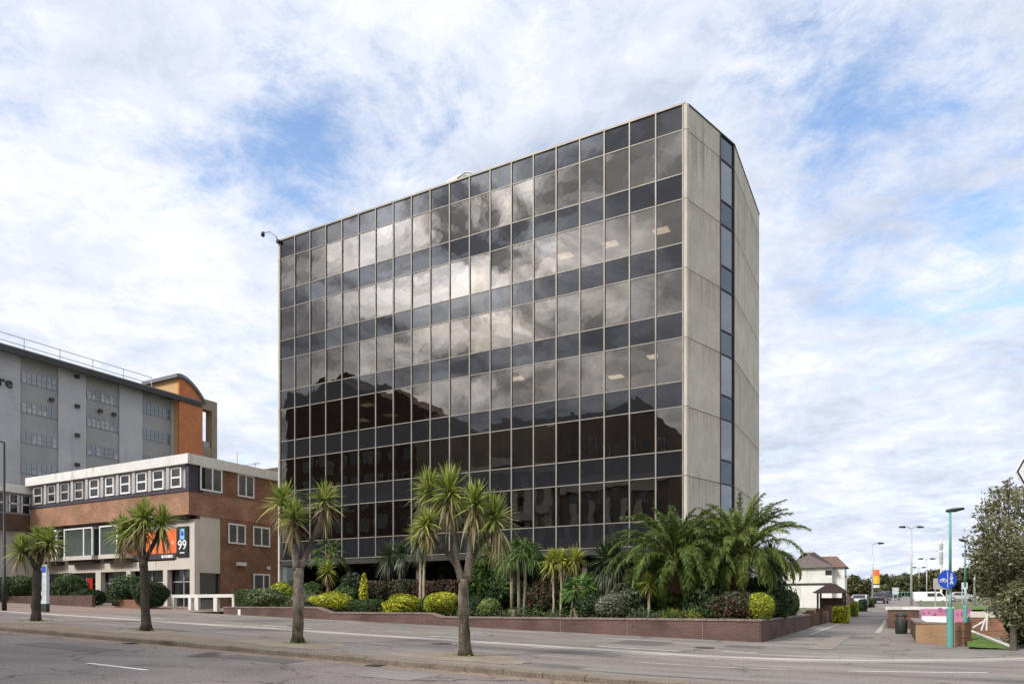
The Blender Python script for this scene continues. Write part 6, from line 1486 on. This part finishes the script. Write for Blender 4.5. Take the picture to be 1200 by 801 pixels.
# white house
HY = 92.0; hx0, hx1 = lx_(915, HY), on_y(975, 690, HY)[0]; zb_ = T(hx0, HY); ze, zr_ = on_y(985, 664, HY)[1], on_y(960, 648.5, HY)[1]
hs = thing('white_house', 'white rendered house with brown hipped roof beyond the planter', 'house', ((hx0 + hx1) / 2, HY + 4, zb_))
box2(hx0, hx1, HY, HY + 8, zb_ - .5, ze, 'wall', M['white'], hs)
f = MB(); e = .4; f.v = [(hx0 - e, HY - e, ze), (hx1 + e, HY - e, ze), (hx1 + e, HY + 8 + e, ze), (hx0 - e, HY + 8 + e, ze), (hx0 + 3.4, HY + 4, zr_ + .5), (hx1 - 3.6, HY + 4, zr_ + .5)]; f.f = [(0, 1, 5, 4), (1, 2, 5), (2, 3, 4, 5), (3, 0, 4), (3, 2, 1, 0)]; f.build('roof', M['slate'], hs)
box2(hx1 + .01, hx1 + 1.3, HY + 1, HY + 5.5, zb_ - .5, ze - .05, 'side_bay', M['white'], hs)
f = MB(); f.v = [(hx1 - 1.5, HY + .7, ze + .02), (hx1 + 1.6, HY + .7, ze + .02), (hx1 + 1.6, HY + 5.8, ze + .02), (hx1 - 1.5, HY + 5.8, ze + .02), (hx1 - 1.5, HY + 3.2, ze + 1.5), (hx1 + .3, HY + 3.2, ze + 1.5)]; f.f = [(0, 1, 5, 4), (1, 2, 5), (2, 3, 4, 5), (3, 0, 4)]; f.build('bay_roof', surf('red_tile', (0.13, 0.075, 0.06), (0.17, 0.1, 0.08), 3, .8), hs)
for px, py, w_, h_ in [(971, 670.5, .7, .55)]:
    x, z = on_y(px, py, HY); g_ = box2(x - w_ / 2, x + w_ / 2, HY - .05, HY - .003, z - h_ / 2, z + h_ / 2, 'window', M['win'], hs)
x = hx1 + 1.31; g_ = box2(x, x + .05, HY + 1.8, HY + 4.4, zb_ + 3.4, zb_ + 4.6, 'window', M['win'], hs)
x, z = on_y(950, 684, HY); box2(hx0, hx1, HY - .08, HY - .003, z - .1, z + .12, 'string_course', M['dframe'], hs)

# ------------------------------------------------------------------ vehicles
def vehicle(kind, name, label, cat, x, y, z, yaw, mat, group=None, s=1.0):
    if kind == 'van':
        prof = [(-2.5, .35), (-2.55, 1.0), (-2.5, 1.95), (-2.3, 2.08), (1.1, 2.08), (1.35, 2.0), (2.0, 1.25), (2.45, 1.08), (2.55, .75), (2.5, .35)]; W_ = .95; win = [(.75, 1.3), (.8, 1.85), (1.25, 1.85), (1.78, 1.3)]; win2 = [(-.6, 1.3), (-.6, 1.85), (.6, 1.85), (.6, 1.3)]; wx = (-1.6, 1.6)
    else:
        prof = [(-2.05, .35), (-2.1, .8), (-1.95, 1.0), (-1.3, 1.4), (-.9, 1.47), (.3, 1.45), (1.0, 1.0), (1.85, .85), (2.08, .65), (2.05, .35)]; W_ = .85; win = [(-1.35, .98), (-.95, 1.36), (-.2, 1.38), (-.2, .98)]; win2 = [(-.1, .98), (-.1, 1.38), (.28, 1.36), (.82, .98)]; wx = (-1.3, 1.3)
    m4 = Matrix.Translation((x, y, z)) @ Matrix.Rotation(yaw, 4, 'Z') @ Matrix.Scale(s, 4)
    o = thing(name, label, cat, (x, y, z), group)
    def ad(mb, nm, mt, par, sm=False, bev=0):
        mb.v = [tuple(m4 @ Vector(v)) for v in mb.v]; return mb.build(nm, mt, par, smooth=sm, bevel=bev)
    # body with tumblehome: two half extrusions
    mb = MB(); n = len(prof)
    for yy_, in_ in ((-W_, 0), (W_, 0)):
        for a, b in prof: mb.v.append((a, yy_ * (1 - max(0, b - .95) * (.12 if kind == 'van' else .28)), b))
    mb.f = [tuple(range(n)), tuple(n + q for q in reversed(range(n)))] + [((q + 1) % n, q, n + q, n + (q + 1) % n) for q in range(n)]
    ad(mb, 'body', mat, o, bev=.05)
    for sg in (-1, 1):
        for wpts in (win, win2):
            mb = MB(); pts = [(a, sg * (W_ * (1 - max(0, b - .95) * (.12 if kind == 'van' else .28)) + .012), b) for a, b in wpts]
            if sg > 0: pts = pts[::-1]
            mb.poly(pts); mb.poly([(a, b - sg * .02, c_) for a, b, c_ in reversed(pts)]); ad(mb, 'side_window', M['dframe'], o)
        for wx_ in wx:
            mb = MB().tube([(wx_, sg * (W_ - .2), .33), (wx_, sg * (W_ + .01), .33)], .33, 16); t_ = ad(mb, 'wheel', M['tyre'], o)
            mb = MB().tube([(wx_, sg * (W_ + .012), .33), (wx_, sg * (W_ + .03), .33)], .2, 12); ad(mb, 'rim', M['steel'], t_)
    ws = ([(1.38, 1.95), (1.98, 1.3)] if kind == 'van' else [(.36, 1.4), (.96, 1.03)])
    mb = MB(); (a, b), (c_, d_) = ws; mb.poly([(a + .04, -.66, b + .02), (c_ + .04, -.72, d_ + .02), (c_ + .04, .72, d_ + .02), (a + .04, .66, b + .02)]); mb.poly([(a + .02, .66, b + .0), (c_ + .02, .72, d_), (c_ + .02, -.72, d_), (a + .02, -.66, b)]); ad(mb, 'windscreen', M['dframe'], o)
    if kind != 'van':
        mb = MB().poly([(-1.34, .6, 1.41), (-1.9, .66, 1.06), (-1.9, -.66, 1.06), (-1.34, -.6, 1.41)]); ad(mb, 'rear_window', M['dframe'], o)
    for sg in (-1, 1):
        xh = prof[-2][0]; ad(MB().box(xh - .06, xh + .03, sg * .62 - .15, sg * .62 + .15, .66, .8), 'headlight', M['signwhite'], o)
        xb_ = prof[0][0]; ad(MB().box(xb_ - .07, xb_ - .01, sg * .68 - .1, sg * .68 + .1, .78, .95), 'tail_light', M['red'], o)
    return o
VY = 118.0
x, y, z = at(1090, 700, VY); vehicle('van', 'parked_van', 'white van beyond the white slab, left of the teal lamp post', 'van', x, y, at(1090, 707.6, VY)[2], R(12), M['carwhite'])
x, y, z = at(1127, 700, 112); vehicle('car', 'parked_car', 'pale silver car between the two teal lamp posts', 'car', x, y, at(1127, 704, 112)[2], R(5), M['carsilver'])
x, y, z = at(1031, 700, 98); vehicle('car', 'parked_car', 'dark car parked at the far end of the lane', 'car', x, y, T(x, y) + .02, R(82), M['cardark'])
x, y, z = at(1042, 700, 116); vehicle('car', 'parked_car', 'small dark blue car behind the dark lane car', 'car', x, y, T(x, y) + .02, R(60), M['cardark'])
x, y, z = at(1186, 725, 33); vehicle('car', 'parked_car', 'dark teal car half hidden behind the olive bush tree', 'car', x, y, at(1186, 743, 33)[2], R(118), M['carteal'])
x, y, z = at(1009, 703, 82); vehicle('car', 'parked_car', 'silver car showing its roof over the lane wall', 'car', x, y, T(x, y), R(85), M['carsilver'])
# raised green verge and road the vehicles stand on
f = MB()
def slabq(name, px0, px1, ya, yb, za, zb_, mat):
    xa0, xb0 = on_y(px0, 700, ya)[0], on_y(px1, 700, ya)[0]; xa1, xb1 = on_y(px0, 700, yb)[0], on_y(px1, 700, yb)[0]
    tag(MB().quad((xa0, ya, za), (xb0, ya, za), (xb1, yb, zb_), (xa1, yb, zb_)).build(name, mat), kind='structure')
z_a = on_y(1095, 710.5, 60)[1]; z_b = at(1100, 707.4, 118)[2]
f = MB(); f.quad((2.2, 49, zc + .0), (60, 49, zc + .0), (60, 116, z_b - .25), (2.2, 116, z_b - .25)); tag(f.build('far_grass', M['grass']), kind='structure')
f = MB(); f.quad((-3, 116.0, z_b - .22), (90, 116.0, z_b - .22), (90, 175, z_b + 1.4), (-3, 175, z_b + 1.4)); tag(f.build('dual_carriageway', M['pave']), kind='structure')

# ------------------------------------------------------------------ tall lamps, mast, boards
def farlamp(px, ptop, pbase, Yd, label, arms, r=.1, mat=None):
    x, y, z1 = at(px, ptop, Yd); z0 = at(px, pbase, Yd)[2]
    o = thing('street_lamp', label, 'street lamp', (x, y, z0), 'tall lamps over the far roads')
    MB().tube([(x, y, z0 - 1), (x, y, z1)], [r * 1.5, r * .8], 8).build('pole', mat or M['steel'], o, smooth=True)
    for s_ in arms: 
        MB().tube([(x, y, z1 - .1), (x + cT * s_ * .6, y + sT * s_ * .6, z1 + .15), (x + cT * s_, y + sT * s_, z1 + .1)], r * .6, 6).build('arm', mat or M['steel'], o)
        e = (x + cT * s_, y + sT * s_, z1 + .1); MB().tube([e, (e[0] + cT * (1 if s_ > 0 else -1) * .7, e[1] + sT * (1 if s_ > 0 else -1) * .7, e[2])], [.16, .1], 8).build('lamp_head', M['dframe'], o)
farlamp(1068, 618, 706, 88, 'tall twin armed grey lamp in the middle of the far junction', (-.8, .8), .10)
farlamp(1022.5, 637, 700, 95, 'grey lamp column beside the orange banner post', (.8,), .085)
farlamp(1086, 655, 700, 120, 'thin distant lamp behind the white van', (-.7, .7), .07)
farlamp(1077, 665, 700, 150, 'slender distant lamp left of the white van lamp', (-.7, .7), .07)
farlamp(1142, 652, 706, 90, 'grey lamp in front of the olive bush tree edge', (-.7,), .09)
x, y, z = at(1103, 700, 130); mt = thing('radio_mast', 'pale mast with dark antenna clusters above the round blue sign', 'mast', (x, y, z)); zt_ = at(1103, 629, 130)[2]
MB().tube([(x, y, z - 3), (x, y, zt_)], [.2, .17], 8).build('pole', M['white'], mt)
for py in (640, 650, 657): 
    z = at(1103, py, 130)[2]; MB().tube([(x, y, z - .5), (x, y, z + .5)], .32, 10).build('antenna_cluster', M['steel'], mt)
x, y, z = at(1026.5, 700, 96); ob_ = thing('banner_post', 'orange and yellow banner on a post by the far end of the lane', 'banner', (x, y, z))
z1, z2, z3 = at(1026, 667, 96)[2], at(1026, 674.5, 96)[2], at(1026, 683.5, 96)[2]; hw = .42
MB().tube([(x - hw, y, T(x, y)), (x - hw, y, z1 + .1)], .05, 6).build('pole', M['steel'], ob_)
def bpanel(a, b, mat, nm): 
    box2(x - hw + .05, x + hw, y - .03, y + .03, a, b, nm, mat, ob_)
bpanel(z2, z1, M['orangesign'], 'orange_panel'); bpanel(z3, z2 - .01, M['yellow'], 'yellow_panel'); bpanel(at(1026, 688, 96)[2], at(1026, 685, 96)[2], M['signwhite'], 'white_panel')
def board(px0, px1, py0, py1, Yd, mat, label, nm='road_sign', legs=True):
    c_ = at((px0 + px1) / 2, (py0 + py1) / 2, Yd); hw = (px1 - px0) / 2 / F * Yd; hh = (py1 - py0) / 2 / F * Yd
    o = thing(nm, label, 'sign', c_)
    MB().extr([tuple(Vector(c_) + rt * a * hw + Vector((0, 0, b * hh))) for a, b in ((-1, -1), (1, -1), (1, 1), (-1, 1))], tuple(-nrm_ * .05)).build('board', mat, o)
    for a in (-.7, .7): p = Vector(c_) + rt * a * hw - nrm_ * .1; MB().tube([(p.x, p.y, c_[2] - hh - 2.2), (p.x, p.y, c_[2] + hh)], .06, 6).build('leg', M['steel'], o)
board(1094, 1113, 677, 690, 70, M['panelgrey'], 'grey road sign back left of the round blue sign')
board(1046, 1053, 688, 696, 110, M['palesign'], 'pale blue board among the distant trees')
board(1127, 1134, 682, 690, 100, M['palesign'], 'small pale board right of the round blue sign')
# green fence by the road
f = MB(); xg0, xg1 = on_y(1038, 700, 150)[0], on_y(1075, 700, 150)[0]; zg = on_y(1050, 703, 150)[1]
for x in frange(xg0, xg1, .5): f.box(x - .03, x + .03, 150, 150.05, zg, zg + 1.6)
f.box(xg0, xg1, 150.06, 150.1, zg + 1.45, zg + 1.55); tag(f.build('railing_fence', M['teal']), 'green railings along the far road beneath the distant trees', 'fence')

# ------------------------------------------------------------------ distant trees
GT = 'trees beyond the far roads'
tl = [(984, 678, 16, 170, 'round pale green distant tree right beside the white house'), (1003, 674, 18, 165, 'broad distant tree right of the white house'), (1018, 682, 12, 180, 'low distant tree behind the orange banner'),
      (1041, 674, 20, 185, 'dark distant tree right of the orange banner'), (1058, 676, 16, 175, 'dark distant tree left of the tall twin lamp'), (1072, 684, 10, 190, 'small distant tree behind the tall twin lamp'),
      (1089, 668, 20, 150, 'tallest yellowish distant tree above the white van'), (1106, 672, 16, 155, 'distant tree behind the grey road sign'), (1122, 671, 18, 150, 'distant tree right of the round blue sign'), (1140, 668, 20, 145, 'distant tree left of the olive bush tree'), (1160, 672, 20, 150, 'distant tree behind the olive bush tree'), (1185, 670, 22, 150, 'distant tree at the far right')]
for px, ptop, wpx, Yd, lab in tl:
    x, y, zt_ = at(px, ptop, Yd); zb_ = T(x, y); k = Yd / F; h = zt_ - zb_; bl = []
    for i in range(9):
        a = random.uniform(-.75, .75); b = random.uniform(.3, .85); rr_ = wpx * k * random.uniform(.32, .5)
        bl.append((x + a * wpx * k * .75, y + random.uniform(-1, 1) * wpx * k * .5, zb_ + h * b, rr_, rr_, min(rr_ * .9, h * (1 - b) + .6), 260))
    tree(lab, x, y, zb_, [(x, y, zb_ - .3, .25), (x, y, zb_ + h * .3, .2), (x, y, zb_ + h * .7, .1)], bl, M['far'], .42, M['barkdark'], GT, name='distant_tree', limbs=False)
f = MB()
hz_p = []
V_, F_ = [], []
n = 9000; xs_ = rng.uniform(-60, 130, n); P_ = np.stack([xs_, rng.uniform(196, 206, n), 2.5 + rng.uniform(0, 1, n) ** .7 * (5.2 + 1.3 * np.sin(xs_ * .21) + 1.0 * np.sin(xs_ * .53 + 1))], 1)
V_, F_ = leaves_at(P_, np.tile([0, -1, .3], (n, 1)), .8, .8, .6)
tag(npmesh('far_wood', V_, F_, M['far'], None, (0, 0, 0)), 'continuous belt of distant woodland along the horizon', 'woodland', None, 'stuff')
